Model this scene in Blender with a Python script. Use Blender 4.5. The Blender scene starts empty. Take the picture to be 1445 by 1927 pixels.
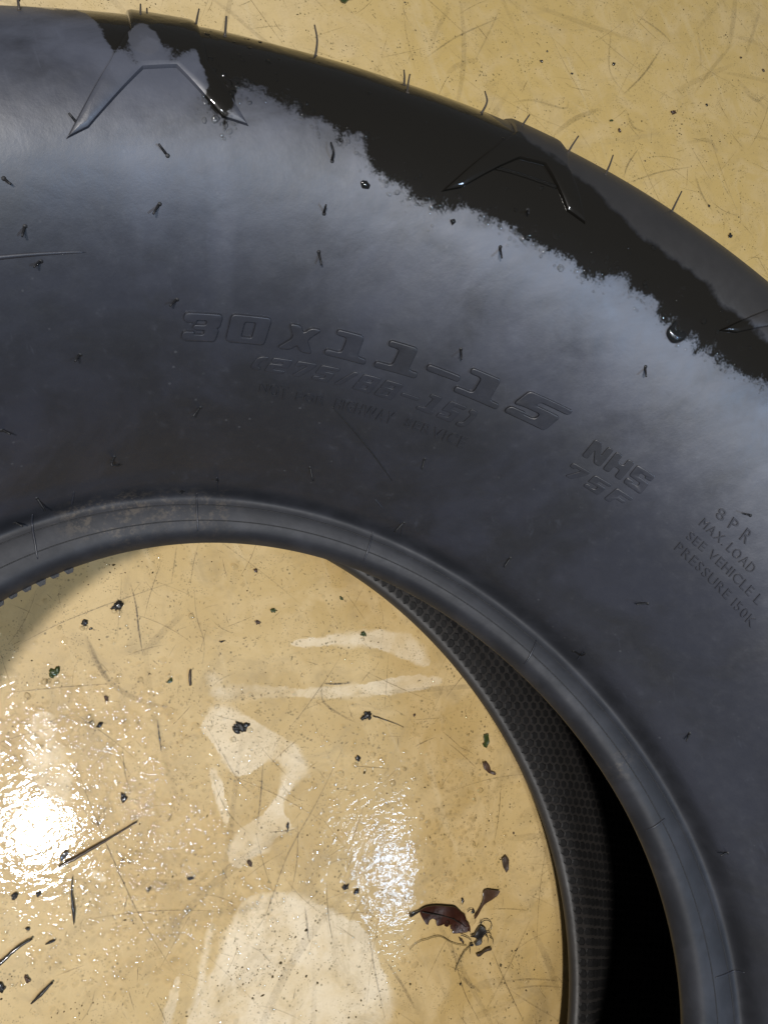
import bpy, bmesh, math, random
import numpy as np
from mathutils import Vector, Matrix
from mathutils.bvhtree import BVHTree
random.seed(7); rng = np.random.default_rng(7)
S = bpy.context.scene
COL = S.collection
PI = math.pi

# ------------------------------------------------------------------ camera
W, H, F = 1445.0, 1927.0, 1444.97
CAM = Vector((0.0, 0.17248, 0.46737))
ROT = Matrix(((0.88099277, 0.3062088, -0.36067702), (-0.33836832, 0.94059861, -0.02794874), (0.33069416, 0.14666431, 0.93227193)))
cd = bpy.data.cameras.new('camera'); cam = bpy.data.objects.new('camera', cd); COL.objects.link(cam)
cam.matrix_world = Matrix.Translation(CAM) @ ROT.to_4x4()
cd.sensor_fit = 'VERTICAL'; cd.sensor_height = 36.0; cd.lens = F / H * 36.0
cd.clip_start = 0.01; cd.clip_end = 50
S.camera = cam

# ------------------------------------------------------------------ light
S.world = bpy.data.worlds.new('World'); S.world.use_nodes = True
bg = S.world.node_tree.nodes['Background']
bg.inputs[0].default_value = (0.80, 0.88, 1.0, 1); bg.inputs[1].default_value = 0.13
S.view_settings.view_transform = 'Standard'; S.view_settings.look = 'None'
S.view_settings.exposure = 0.0; S.view_settings.gamma = 1.0


def lamp(name, pos, target, size, power, color, shape='DISK', size_y=None):
    d = bpy.data.lights.new(name, 'AREA'); d.shape = shape; d.size = size
    if size_y: d.size_y = size_y
    d.energy = power; d.color = color
    o = bpy.data.objects.new(name, d); COL.objects.link(o)
    o.location = pos
    o.rotation_euler = (Vector(target) - Vector(pos)).to_track_quat('-Z', 'Y').to_euler()
    return o


lamp('main_lamp', (-0.46, 0.10, 1.62), (0.1, 0.15, 0.0), 0.09, 22.0, (1.0, 0.95, 0.90))
lamp('second_lamp', (-0.31, -0.22, 1.70), (0.0, 0.1, 0.0), 0.13, 8.5, (0.92, 0.95, 1.0))
lamp('third_lamp', (0.50, -0.74, 1.70), (0.15, 0.2, 0.1), 0.18, 9.5, (0.52, 0.71, 1.0))

S.cycles.use_denoising = True
S.cycles.max_bounces = 8
S.cycles.sample_clamp_indirect = 6.0

# ------------------------------------------------------------------ helpers


def ray(px, py):
    d = Vector(((px - W / 2) / F, -(py - H / 2) / F, -1.0))
    return (ROT @ d).normalized()


def gp(px, py, z=0.0):
    d = ray(px, py)
    return CAM + d * ((z - CAM.z) / d.z)


def mesh_obj(name, verts, faces, mat=None, parent=None, smooth=False):
    me = bpy.data.meshes.new(name)
    me.from_pydata([tuple(v) for v in verts], [], faces)
    me.update()
    if smooth: me.shade_smooth()
    o = bpy.data.objects.new(name, me); COL.objects.link(o)
    if mat: me.materials.append(mat)
    if parent: o.parent = parent
    return o


def tag(o, label=None, cat=None, group=None, kind=None):
    if label: o['label'] = label
    if cat: o['category'] = cat
    if group: o['group'] = group
    if kind: o['kind'] = kind
    return o


def smooth_path(pts, n=6):
    """Catmull-Rom through 3-D points"""
    P = [Vector(p) for p in pts]
    if len(P) < 3: return P
    P = [P[0] * 2 - P[1]] + P + [P[-1] * 2 - P[-2]]
    out = []
    for i in range(1, len(P) - 2):
        for k in range(n):
            t = k / n
            a, b, c, d = P[i - 1], P[i], P[i + 1], P[i + 2]
            out.append(0.5 * ((2 * b) + (c - a) * t + (2 * a - 5 * b + 4 * c - d) * t * t + (3 * b - a - 3 * c + d) * t ** 3))
    out.append(P[-2])
    return out


def tube_geo(path, radii, seg=7, V=None, Fc=None):
    V = [] if V is None else V; Fc = [] if Fc is None else Fc
    n = len(path)
    if not hasattr(radii, '__len__'): radii = [radii] * n
    prev = None; base = len(V)
    for i, p in enumerate(path):
        t = (path[min(i + 1, n - 1)] - path[max(i - 1, 0)])
        t = t.normalized() if t.length > 1e-9 else Vector((0, 0, 1))
        a = Vector((0, 0, 1)) if abs(t.z) < .9 else Vector((1, 0, 0))
        if prev is not None: a = prev
        u = (a - t * a.dot(t)).normalized(); v = t.cross(u); prev = u
        for k in range(seg):
            c = 2 * PI * k / seg
            V.append(p + (u * math.cos(c) + v * math.sin(c)) * radii[i])
    for i in range(n - 1):
        for k in range(seg):
            a = base + i * seg + k; b = base + i * seg + (k + 1) % seg
            Fc.append((a, b, b + seg, a + seg))
    Fc.append(tuple(base + k for k in range(seg))[::-1])
    Fc.append(tuple(base + (n - 1) * seg + k for k in range(seg)))
    return V, Fc


# ---- materials
class NT:
    def __init__(s, name):
        s.m = bpy.data.materials.new(name); s.m.use_nodes = True
        s.t = s.m.node_tree; s.t.nodes.clear()
        s.out = s.n('ShaderNodeOutputMaterial')

    def n(s, typ, **kw):
        nd = s.t.nodes.new(typ)
        for k, v in kw.items(): setattr(nd, k, v)
        return nd

    def link(s, a, b): s.t.links.new(a, b)

    def setin(s, sock, v):
        if isinstance(v, bpy.types.NodeSocket): s.link(v, sock)
        else: sock.default_value = v

    def math(s, op, a, b=None, c=None, clamp=False):
        nd = s.n('ShaderNodeMath', operation=op, use_clamp=clamp)
        s.setin(nd.inputs[0], a)
        if b is not None: s.setin(nd.inputs[1], b)
        if c is not None: s.setin(nd.inputs[2], c)
        return nd.outputs[0]

    def noise(s, vec, scale, detail=3, rough=.5, dist=0.0, out=0):
        nd = s.n('ShaderNodeTexNoise'); s.link(vec, nd.inputs['Vector'])
        nd.inputs['Scale'].default_value = scale; nd.inputs['Detail'].default_value = detail
        nd.inputs['Roughness'].default_value = rough; nd.inputs['Distortion'].default_value = dist
        return nd.outputs[out]

    def vor(s, vec, scale, feature='F1', out=0, rand=1.0):
        nd = s.n('ShaderNodeTexVoronoi', feature=feature); s.link(vec, nd.inputs['Vector'])
        nd.inputs['Scale'].default_value = scale; nd.inputs['Randomness'].default_value = rand
        return nd.outputs[out]

    def step(s, v, lo, hi, a=0.0, b=1.0):
        nd = s.n('ShaderNodeMapRange', interpolation_type='SMOOTHSTEP'); s.setin(nd.inputs[0], v)
        for i, x in zip((1, 2, 3, 4), (lo, hi, a, b)): s.setin(nd.inputs[i], x)
        return nd.outputs[0]

    def mix(s, f, a, b):
        nd = s.n('ShaderNodeMix', data_type='RGBA'); s.setin(nd.inputs[0], f)
        s.setin(nd.inputs[6], a if isinstance(a, bpy.types.NodeSocket) else (*a, 1))
        s.setin(nd.inputs[7], b if isinstance(b, bpy.types.NodeSocket) else (*b, 1))
        return nd.outputs[2]

    def attr(s, name):
        nd = s.n('ShaderNodeAttribute', attribute_name=name); return nd.outputs['Fac']

    def mapping(s, vec, scale=(1, 1, 1), rot=(0, 0, 0)):
        nd = s.n('ShaderNodeMapping'); s.link(vec, nd.inputs[0])
        nd.inputs['Scale'].default_value = scale; nd.inputs['Rotation'].default_value = rot
        return nd.outputs[0]

    def bump(s, h, strength, dist, normal=None):
        nd = s.n('ShaderNodeBump'); s.link(h, nd.inputs['Height'])
        nd.inputs['Strength'].default_value = strength; nd.inputs['Distance'].default_value = dist
        if normal is not None: s.link(normal, nd.inputs['Normal'])
        return nd.outputs[0]

    def princ(s, **kw):
        p = s.n('ShaderNodeBsdfPrincipled')
        for k, v in kw.items(): s.setin(p.inputs[k.replace('_', ' ')], v if not (isinstance(v, tuple) and len(v) == 3) else (*v, 1))
        s.link(p.outputs[0], s.out.inputs[0])
        return p


def simple_mat(name, col, rough=.5, var=.3, coat=0.0, scale=400):
    M = NT(name); g = M.n('ShaderNodeNewGeometry').outputs['Position']
    nz = M.noise(g, scale, 4)
    c = M.mix(nz, tuple(x * (1 - var) for x in col), tuple(min(1, x * (1 + var)) for x in col))
    b = M.bump(M.noise(g, scale * 3, 3), .5, .0004)
    M.princ(Base_Color=c, Roughness=rough, Normal=b, Coat_Weight=coat, Coat_Roughness=.06)
    return M.m


# rubber ------------------------------------------------------------
def rubber(name, wet=True, tint=1.0):
    M = NT(name); pos = M.n('ShaderNodeNewGeometry').outputs['Position']
    cloud = M.noise(pos, 16, 6, .62, .6)
    cloud2 = M.noise(pos, 55, 4, .6, .3)
    fine = M.noise(pos, 900, 3, .6)
    mott = M.noise(pos, 210, 4, .65)
    dry = M.mix(M.step(cloud, .36, .66), (.0125, .0132, .0165), (.025, .0270, .037))
    dry = M.mix(M.step(cloud2, .56, .75, 0, .45), dry, (.016, .016, .017))
    dry = M.mix(M.step(mott, .60, .80, 0, .25), dry, (.060, .064, .080))
    dry = M.mix(M.step(M.noise(M.mapping(pos, (260, 40, 90), (0, 0, .7)), 1.0, 4, .7, .5), .62, .74, 0, .30), dry, (.050, .055, .070))
    dry = M.mix(M.math('MULTIPLY', M.step(M.vor(pos, 170), .05, .11, .40, 0), M.step(M.noise(pos, 25, 3), .5, .6)), dry, (.085, .088, .095))
    rgh = M.math('ADD', M.step(cloud, .3, .7, .45, .36), M.math('MULTIPLY', M.step(mott, .35, .7), .06))
    h = M.math('ADD', M.math('MULTIPLY', fine, .3), M.math('MULTIPLY', mott, .7))
    low = M.noise(pos, 32, 3, .5)
    nrm = M.bump(low, .30, .0020)
    nrm = M.bump(h, .35, .00022, nrm)
    if wet:
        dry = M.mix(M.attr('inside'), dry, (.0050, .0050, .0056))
        bd = M.attr('bead')
        scf = M.math('MULTIPLY', bd, M.math('MULTIPLY', M.step(M.noise(pos, 230, 6, .8), .48, .62), M.attr('dust')))
        bcol = M.mix(M.step(cloud2, .4, .7), (.014, .0148, .0180), (.023, .0240, .0290))
        dry = M.mix(bd, dry, M.mix(M.math('MULTIPLY', scf, .30), bcol, (.15, .12, .085)))
        rgh = M.math('ADD', rgh, M.math('MULTIPLY', bd, .13))
        w = M.attr('wet')
        edge = M.math('ADD', M.math('MULTIPLY', M.math('SUBTRACT', M.noise(pos, 70, 5, .62, .5), .5), .019),
                      M.math('ADD', M.math('MULTIPLY', M.math('SUBTRACT', M.noise(pos, 420, 4, .65), .5), .0045), M.math('MULTIPLY', M.math('SUBTRACT', M.noise(pos, 1300, 2, .6), .5), .0050)))
        ew = M.math('ADD', w, edge)
        wu = M.math('ADD', M.attr('wetu'), M.math('MULTIPLY', M.math('SUBTRACT', M.noise(pos, 90, 4, .6), .5), .009))
        up = M.step(wu, -.0016, .0010)
        wm = M.math('MULTIPLY', M.step(ew, -.0018, .0012), up)
        dry = M.mix(M.math('SUBTRACT', 1.0, up), dry, M.mix(cloud2, (.016, .0150, .0145), (.034, .031, .029)))
        # damp halo: rubber just outside the water is a little darker
        halo = M.step(ew, -.0040, 0.0, 0, .25)
        # pale scuffed haze beside the waterline, with extra sheen painted into the colour
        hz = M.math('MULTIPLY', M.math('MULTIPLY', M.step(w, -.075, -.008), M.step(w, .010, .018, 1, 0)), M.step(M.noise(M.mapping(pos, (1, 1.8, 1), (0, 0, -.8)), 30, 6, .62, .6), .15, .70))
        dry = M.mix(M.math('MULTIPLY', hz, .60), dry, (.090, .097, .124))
        dry = M.mix(halo, dry, (.012, .012, .013))
        col = M.mix(wm, dry, (.0095, .0086, .0070))
        p = M.princ(Base_Color=col, Roughness=M.math('ADD', M.math('MULTIPLY', rgh, M.math('SUBTRACT', 1.0, wm)), M.math('MULTIPLY', wm, .30)),
                    Normal=nrm, Coat_Weight=M.math('MULTIPLY', wm, .9), Coat_Roughness=.04, Coat_IOR=1.33,
                    Specular_IOR_Level=M.math('SUBTRACT', .75, M.math('ADD', M.math('MULTIPLY', M.attr('inside'), .50), M.math('ADD', M.math('MULTIPLY', bd, .42), M.math('MULTIPLY', wm, .72)))))
        M.link(M.bump(M.noise(pos, 140, 3, .5), .25, .0010), p.inputs['Coat Normal'])
    else:
        M.princ(Base_Color=M.mix(.20, dry, (.030, .032, .040)), Roughness=rgh, Normal=nrm)
    return M.m


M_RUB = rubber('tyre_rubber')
M_RUBD = rubber('moulded_rubber', False)
M_HAIR = simple_mat('vent_rubber', (.007, .007, .008), .6)
M_HAIR2 = simple_mat('vent_rubber_dusty', (.05, .042, .035), .5)

# ------------------------------------------------------------------ tyre profile (r, z), closed loop starting at the upper bead toe
HB, HT, WD = 0.05115, 0.15719, 0.262
CTRL = [  # r, z, weightings: top bead table, ring table, bottom bead table, silhouette table ; corner flag
    (.1905, .1535, 'T', 1), (.1912, .1560, 'T', 0), (.1928, .1592, 'T', 0), (.1942, .1610, 'T', 0), (.1956, .1617, 'T', 0),
    (.1985, .1620, 't', 0), (.2030, .1627, 't', 0), (.2062, .1626, 'R', 0), (.2082, .1612, 'R', 0), (.2098, .1618, 'R', 0), (.2108, .1670, 'R', 0), (.2124, .1710, 'R', 0), (.2160, .1762, 'R', 0),
    (.2250, .1890, .9, 0), (.2350, .2035, .84, 0), (.2480, .2200, .74, 0), (.2640, .2360, .60, 0), (.2820, .2500, .45, 0), (.3000, .2600, .30, 0),
    (.3160, .2645, .15, 0), (.3300, .2630, 'S', 0), (.3430, .2545, 'S', 0), (.3550, .2370, 'S', 0), (.3640, .2080, 'S', 0), (.3690, .1700, 'S', 0), (.3710, .1310, 'S', 0),
    (.3700, .0950, 'S', 0), (.3680, .0640, 'S', 0), (.3600, .0380, 'S', 0), (.3480, .0180, 'S', 0), (.3320, .0050, 'o', 0), (.3150, .0006, 'o', 0),
    (.2960, .0010, 'o', 0), (.2760, .0030, 'o', 0), (.2500, .0070, 'o', 0), (.2300, .0110, 'b', 0), (.2160, .0150, 'B', 0), (.2080, .0180, 'B', 0), (.2035, .0205, 'B', 0),
    (.2012, .0240, 'B', 1), (.2030, .0270, 'B', 0), (.2120, .0290, 'B', 0), (.2300, .0260, 'b', 0), (.2550, .0200, 'o', 0), (.2850, .0150, 'o', 0), (.3120, .0140, 'o', 0),
    (.3380, .0320, 'o', 0), (.3530, .0650, 'o', 0), (.3580, .1100, 'o', 0), (.3580, .1500, 'o', 0), (.3530, .1950, 'o', 0), (.3380, .2270, 'o', 0), (.3120, .2420, 'o', 0),
    (.2850, .2310, 'o', 0), (.2600, .2060, 'o', 0), (.2380, .1790, 'r', 0), (.2200, .1570, 'R', 0), (.2080, .1490, 'T', 0), (.1960, .1485, 'T', 0), (.1915, .1505, 'T', 0)]


def build_profile():
    C = CTRL; n = len(C); pts = []; wts = []
    WM = {'T': (1, 0, 0, 0), 't': (.5, .5, 0, 0), 'R': (0, 1, 0, 0), 'r': (0, .6, 0, 0), 'o': (0, 0, 0, 0), 'S': (0, 0, 0, 1), 'b': (0, 0, .6, 0), 'B': (0, 0, 1, 0)}
    for i in range(n):
        p0, p1, p2, p3 = (np.array(C[(i + k) % n][:2]) for k in (-1, 0, 1, 2))
        w1, w2 = (np.array(WM[c] if isinstance(c, str) else (0, c, 0, 0), float) for c in (C[i][2], C[(i + 1) % n][2]))
        L = np.linalg.norm(p2 - p1); m = max(2, int(L / .0016))
        for k in range(m):
            t = k / m
            # Catmull-Rom with tangents scaled to the chord
            def tan(a, b, c):
                d1 = np.linalg.norm(b - a); d2 = np.linalg.norm(c - b)
                v = (c - b) / d2 * d1 + (b - a) / d1 * d2
                return v / (d1 + d2)
            m1 = tan(p0, p1, p2) * L; m2 = tan(p1, p2, p3) * L
            if C[i][3]: m1 = (p2 - p1) * .8
            h = (2 * t ** 3 - 3 * t * t + 1) * p1 + (t ** 3 - 2 * t * t + t) * m1 + (-2 * t ** 3 + 3 * t * t) * p2 + (t ** 3 - t * t) * m2
            pts.append(h); ts = t * t * (3 - 2 * t); wts.append(w1 * (1 - ts) + w2 * ts)
    return np.array(pts), np.array(wts)


PROF, WT = build_profile()
NP = len(PROF)
_m = ((PROF[:, 0] > .222) & (np.arange(NP) < NP * .6)).astype(float)
_m = np.convolve(np.pad(_m, 4, mode='edge'), np.ones(9) / 9, 'valid')
for _ in range(60):
    PROF = PROF + (.25 * (np.roll(PROF, 1, 0) + np.roll(PROF, -1, 0)) - .5 * PROF) * _m[:, None]
    WT = WT + (.25 * (np.roll(WT, 1, 0) + np.roll(WT, -1, 0)) - .5 * WT) * _m[:, None]
for _ in range(7): PROF[:60] = PROF[:60] + (.25 * (np.roll(PROF, 1, 0) + np.roll(PROF, -1, 0)) - .5 * PROF)[:60] * np.clip((np.arange(60) - 3) / 3, 0, 1)[:, None]
SEG = np.linalg.norm(np.roll(PROF, -1, 0) - PROF, axis=1)
ARC = np.concatenate([[0], np.cumsum(SEG)[:-1]])
# two fine grooves running round the bead band
for r0 in (.1995, .2052):
    i = int(np.argmin(np.abs(PROF[:60, 0] - r0) + (PROF[:60, 1] < .16) * 1))
    PROF[i, 1] -= .0
CF = {0: (-.00799, .00358, -.0025, -.01388, .00314, .00287, -.00334), 1: (.01406, .00355, -.00126, -.01352, -.00316, .00206, -.00236),
      2: (.03085, -.00999, -.00515, -.01862, -.0071, .00248, .00015)}
NOM = {0: .1905, 1: .2108, 2: .2012}
SILT = np.array([-20, 20, 38, 45, 58, 66, 72, 76, 80, 86, 110, 340.])
SILV = np.array([.0002, -.0020, -.0028, -.0027, -.0020, -.0015, .0004, .0024, .0040, .0052, .0045, .0005])


def fourier(cf, t):
    return cf[0] + cf[1] * np.cos(t) + cf[2] * np.sin(t) + cf[3] * np.cos(2 * t) + cf[4] * np.sin(2 * t) + cf[5] * np.cos(3 * t) + cf[6] * np.sin(3 * t)


def deform(r, z, w, t):
    """r,z profile values, w (4 weights), t angle -> world xyz (arrays)"""
    d = 0
    for k in range(3):
        v = fourier(CF[k], t) + .195 - NOM[k]
        if k == 2:
            a = np.abs((np.degrees(t) - 5 + 180) % 360 - 180); m = np.clip((a - 60) / 60, 0, 1); m = m * m * (3 - 2 * m)
            v = v * (1 - m) + .008 * m
        d = d + w[..., k] * v
    td = (np.degrees(t) + 20) % 360 - 20
    d = d + w[..., 3] * np.interp(td, SILT, SILV)
    wob = .01148 * np.cos(2 * t) - .00351 * np.sin(2 * t)
    z = z + (w[..., 0] + w[..., 1]) * wob
    rr = r + d
    return np.stack([rr * np.cos(t), rr * np.sin(t), z], -1)


NT_SEG = 900
TH = np.linspace(0, 2 * PI, NT_SEG, endpoint=False)
VV = np.zeros((NT_SEG, NP, 3))
for j in range(NP):
    VV[:, j] = deform(np.full(NT_SEG, PROF[j, 0]), np.full(NT_SEG, PROF[j, 1]), np.tile(WT[j], (NT_SEG, 1)), TH)
# slow unevenness of a soft unmounted casing
lump = (.0010 * np.sin(3 * TH + .6) + .0007 * np.sin(7 * TH + 2) + .0005 * np.sin(13 * TH + 1))[:, None] * np.clip((PROF[:, 0] - .23) / .05, 0, 1)[None] * (PROF[:, 1] > .14)[None] * np.clip((.345 - PROF[:, 0]) / .02, 0, 1)[None]
VV[..., 2] += lump


def grid_faces(a, b):
    i = np.arange(a)[:, None]; j = np.arange(b)[None]
    i2 = (i + 1) % a; j2 = (j + 1) % b
    return np.stack([i * b + j, i2 * b + j, i2 * b + j2, i * b + j2], -1).reshape(-1, 4)


TF = grid_faces(NT_SEG, NP)


def np_mesh(name, verts, quads):
    me = bpy.data.meshes.new(name)
    me.vertices.add(len(verts)); me.vertices.foreach_set('co', np.asarray(verts, dtype=np.float32).ravel())
    me.loops.add(quads.size); me.loops.foreach_set('vertex_index', quads.ravel().astype(np.int32))
    me.polygons.add(len(quads)); me.polygons.foreach_set('loop_start', np.arange(0, quads.size, quads.shape[1], dtype=np.int32))
    me.update(calc_edges=True); me.shade_smooth()
    return me


tyre = bpy.data.objects.new('tyre', None); COL.objects.link(tyre)
tyre.empty_display_size = .1
tag(tyre, 'large black off-road tyre lying flat on the wet cream floor, its shoulder wetted', 'tyre')
tme = np_mesh('carcass', VV.reshape(-1, 3), TF)
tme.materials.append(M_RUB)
carcass = bpy.data.objects.new('carcass', tme); COL.objects.link(carcass); carcass.parent = tyre
BV = BVHTree.FromPolygons([Vector(v) for v in VV.reshape(-1, 3)], [tuple(f) for f in TF.tolist()])


def hit(px, py):
    """pixel -> (theta, arc) and point, normal on the tyre's outer skin"""
    loc, nor, idx, dist = BV.ray_cast(CAM, ray(px, py))
    if loc is None: return None
    i = idx // NP; j = idx % NP
    A, B, C, D = VV[i, j], VV[(i + 1) % NT_SEG, j], VV[(i + 1) % NT_SEG, (j + 1) % NP], VV[i, (j + 1) % NP]
    t = math.atan2(loc.y, loc.x)
    P = np.array(loc); e = D - A; f = np.clip(np.dot(P - A, e) / np.dot(e, e), 0, 1)
    if nor.dot(ray(px, py)) > 0: nor = -nor
    return t, ARC[j] + f * SEG[j], loc, nor


def surf(t, s):
    """(theta, arc) -> point on skin"""
    s = s % (ARC[-1] + SEG[-1])
    j = int(np.searchsorted(ARC, s, side='right') - 1); f = (s - ARC[j]) / SEG[j]
    u = (t % (2 * PI)) / (2 * PI) * NT_SEG; i = int(u) % NT_SEG; g = u - int(u)
    j2 = (j + 1) % NP; i2 = (i + 1) % NT_SEG
    return Vector(VV[i, j] * (1 - g) * (1 - f) + VV[i2, j] * g * (1 - f) + VV[i, j2] * (1 - g) * f + VV[i2, j2] * g * f)


def surfn(t, s):
    e = .0012
    a = surf(t, s + e) - surf(t, s - e); b = surf(t + .004, s) - surf(t - .004, s)
    return b.cross(a).normalized() * -1 if b.cross(a).z < 0 and s < .17 else b.cross(a).normalized()


# sign check: normal must point away from the casing (upwards on the upper sidewall)
_n = surfn(1.0, float(ARC[int(np.argmin(np.abs(ARC - .11)))]))
NSGN = 1 if _n.z > 0 else -1


def surf_pn(t, s):
    e = .0012
    p = surf(t, s)
    a = surf(t, s + e) - surf(t, s - e); b = surf(t + .004, s) - surf(t - .004, s)
    n = a.cross(b).normalized()
    return p, (n if NS2 > 0 else -n)


_a = surf(1.0, .112) - surf(1.0, .110); _b = surf(1.004, .111) - surf(.996, .111)
NS2 = 1 if _a.cross(_b).z > 0 else -1

# ---- wet part of the shoulder: signed distance along the profile from the water line
WETL = [(150, 20), (215, 100), (262, 105), (300, 70), (330, 112), (372, 112), (384, 160), (400, 200), (416, 226), (432, 236), (440, 200), (446, 160), (458, 150), (480, 165), (560, 195), (605, 235), (680, 270), (700, 315), (740, 345), (790, 378), (880, 392),
        (950, 430), (1010, 455), (1060, 490), (1120, 520), (1180, 540), (1230, 575), (1270, 622), (1330, 660), (1400, 695), (1444, 730)]
wl = [hit(*p) for p in WETL]; wl = sorted([(h[0], h[1]) for h in wl if h])
wt = np.array([a for a, b in wl]); ws = np.array([b for a, b in wl])
wt = np.concatenate([[-.2], wt, [1.75]]); ws = np.concatenate([[ws[0]], ws, [ws[-1] + .03]])
tt = (TH + .3) % (2 * PI) - .3
sb = np.interp(tt, wt, ws)
endm = np.clip(np.minimum((tt + .25) / .05, (1.62 - tt) / .05), -1, 1) * .03
wetv = np.minimum(ARC[None] - sb[:, None], endm[:, None])
wetv = np.minimum(wetv, (.235 - ARC)[None])
UPL = [(940, 232), (1010, 285), (1090, 340), (1200, 440), (1300, 512), (1360, 572), (1440, 640)]
ul = sorted([hit(*p)[:2] for p in UPL]); ut = np.array([a for a, b in ul]); us = np.array([b for a, b in ul])
ut = np.concatenate([[-.2], ut, [ut[-1] + .06, 1.8]]); us = np.concatenate([[us[0]], us, [us[-1] + .05, us[-1] + .05]])
ub = np.interp(tt, ut, us)
wetu = np.minimum(ub[:, None] - ARC[None], .012) + 0 * wetv
for px_, py_, rad_, am_ in ((286, 72, .0036, .019), (282, 96, .0034, .018)):
    h_ = hit(px_, py_)
    if h_: wetu = wetu - am_ * np.exp(-((VV - np.array(h_[2])) ** 2).sum(-1) / (2 * rad_ ** 2))
au = tme.attributes.new('wetu', 'FLOAT', 'POINT'); au.data.foreach_set('value', wetu.astype(np.float32).ravel())
inner = (PROF[:, 0] < .2115) & (np.arange(NP) < NP * .2)
bd = np.where((np.arange(NP) < NP * .2), np.clip((.2135 - PROF[:, 0]) / .002, 0, 1), 0)
dust = np.zeros((NT_SEG, NP))
for px_, py_, rad_ in ((150, 972, .009), (245, 962, .012), (330, 955, .008), (400, 960, .010), (215, 975, .010), (1170, 1440, .006)):
    h_ = hit(px_, py_)
    if h_: dust += np.exp(-((VV - np.array(h_[2])) ** 2).sum(-1) / (2 * (rad_ * .6) ** 2))
ad = tme.attributes.new('dust', 'FLOAT', 'POINT'); ad.data.foreach_set('value', np.clip(dust, 0, 1).astype(np.float32).ravel())
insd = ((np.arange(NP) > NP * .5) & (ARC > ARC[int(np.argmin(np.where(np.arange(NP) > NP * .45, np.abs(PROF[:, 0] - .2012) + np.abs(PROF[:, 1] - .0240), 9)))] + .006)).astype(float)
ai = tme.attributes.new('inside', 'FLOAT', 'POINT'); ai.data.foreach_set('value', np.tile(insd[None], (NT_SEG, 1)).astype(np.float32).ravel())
ab = tme.attributes.new('bead', 'FLOAT', 'POINT'); ab.data.foreach_set('value', np.tile(bd[None], (NT_SEG, 1)).astype(np.float32).ravel())
at = tme.attributes.new('wet', 'FLOAT', 'POINT'); at.data.foreach_set('value', wetv.astype(np.float32).ravel())
#%%FLOOR
# ------------------------------------------------------------------ floor
def axis(a, b, st, lo, hi):
    fine = np.arange(a, b, st)
    l = a - st * np.cumsum(1.35 ** np.arange(1, 40)); l = l[l > lo][::-1]
    r = fine[-1] + st * np.cumsum(1.35 ** np.arange(1, 40)); r = r[r < hi]
    return np.concatenate([[lo], l, fine, r, [hi]])


gx = axis(-.22, .72, .0022, -6, 6); gy = axis(-.30, .62, .0022, -6, 6)
GX, GY = np.meshgrid(gx, gy, indexing='ij')
nx, ny = GX.shape
fv = np.stack([GX, GY, 0 * GX], -1).reshape(-1, 3)
ii, jj = np.meshgrid(np.arange(nx - 1), np.arange(ny - 1), indexing='ij')
fq = np.stack([ii * ny + jj, (ii + 1) * ny + jj, (ii + 1) * ny + jj + 1, ii * ny + jj + 1], -1).reshape(-1, 4)
fme = np_mesh('floor', fv, fq)


def sdf(poly_px):
    """signed distance (m), positive inside, of a closed outline given where it lies on the floor"""
    P = np.array([[*gp(*p).xy] for p in poly_px])
    # round the outline
    for _ in range(2):
        Q = np.roll(P, -1, 0); P = np.stack([.75 * P + .25 * Q, .25 * P + .75 * Q], 1).reshape(-1, 2)
    out = np.full(fv.shape[0], -.05)
    lo, hi = P.min(0) - .03, P.max(0) + .03
    m = (fv[:, 0] > lo[0]) & (fv[:, 0] < hi[0]) & (fv[:, 1] > lo[1]) & (fv[:, 1] < hi[1])
    X = fv[m][:, :2]; A = P; B = np.roll(P, -1, 0)
    best = np.full(len(X), 1e9); ins = np.zeros(len(X), bool)
    for a, b in zip(A, B):
        d = b - a; t = np.clip(((X - a) @ d) / (d @ d + 1e-12), 0, 1)
        best = np.minimum(best, np.hypot(*(X - a - t[:, None] * d).T))
        c = ((a[1] > X[:, 1]) != (b[1] > X[:, 1])) & (X[:, 0] < (b[0] - a[0]) * (X[:, 1] - a[1]) / (b[1] - a[1] + 1e-15) + a[0])
        ins ^= c
    out[m] = np.where(ins, best, -best)
    return out


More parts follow.
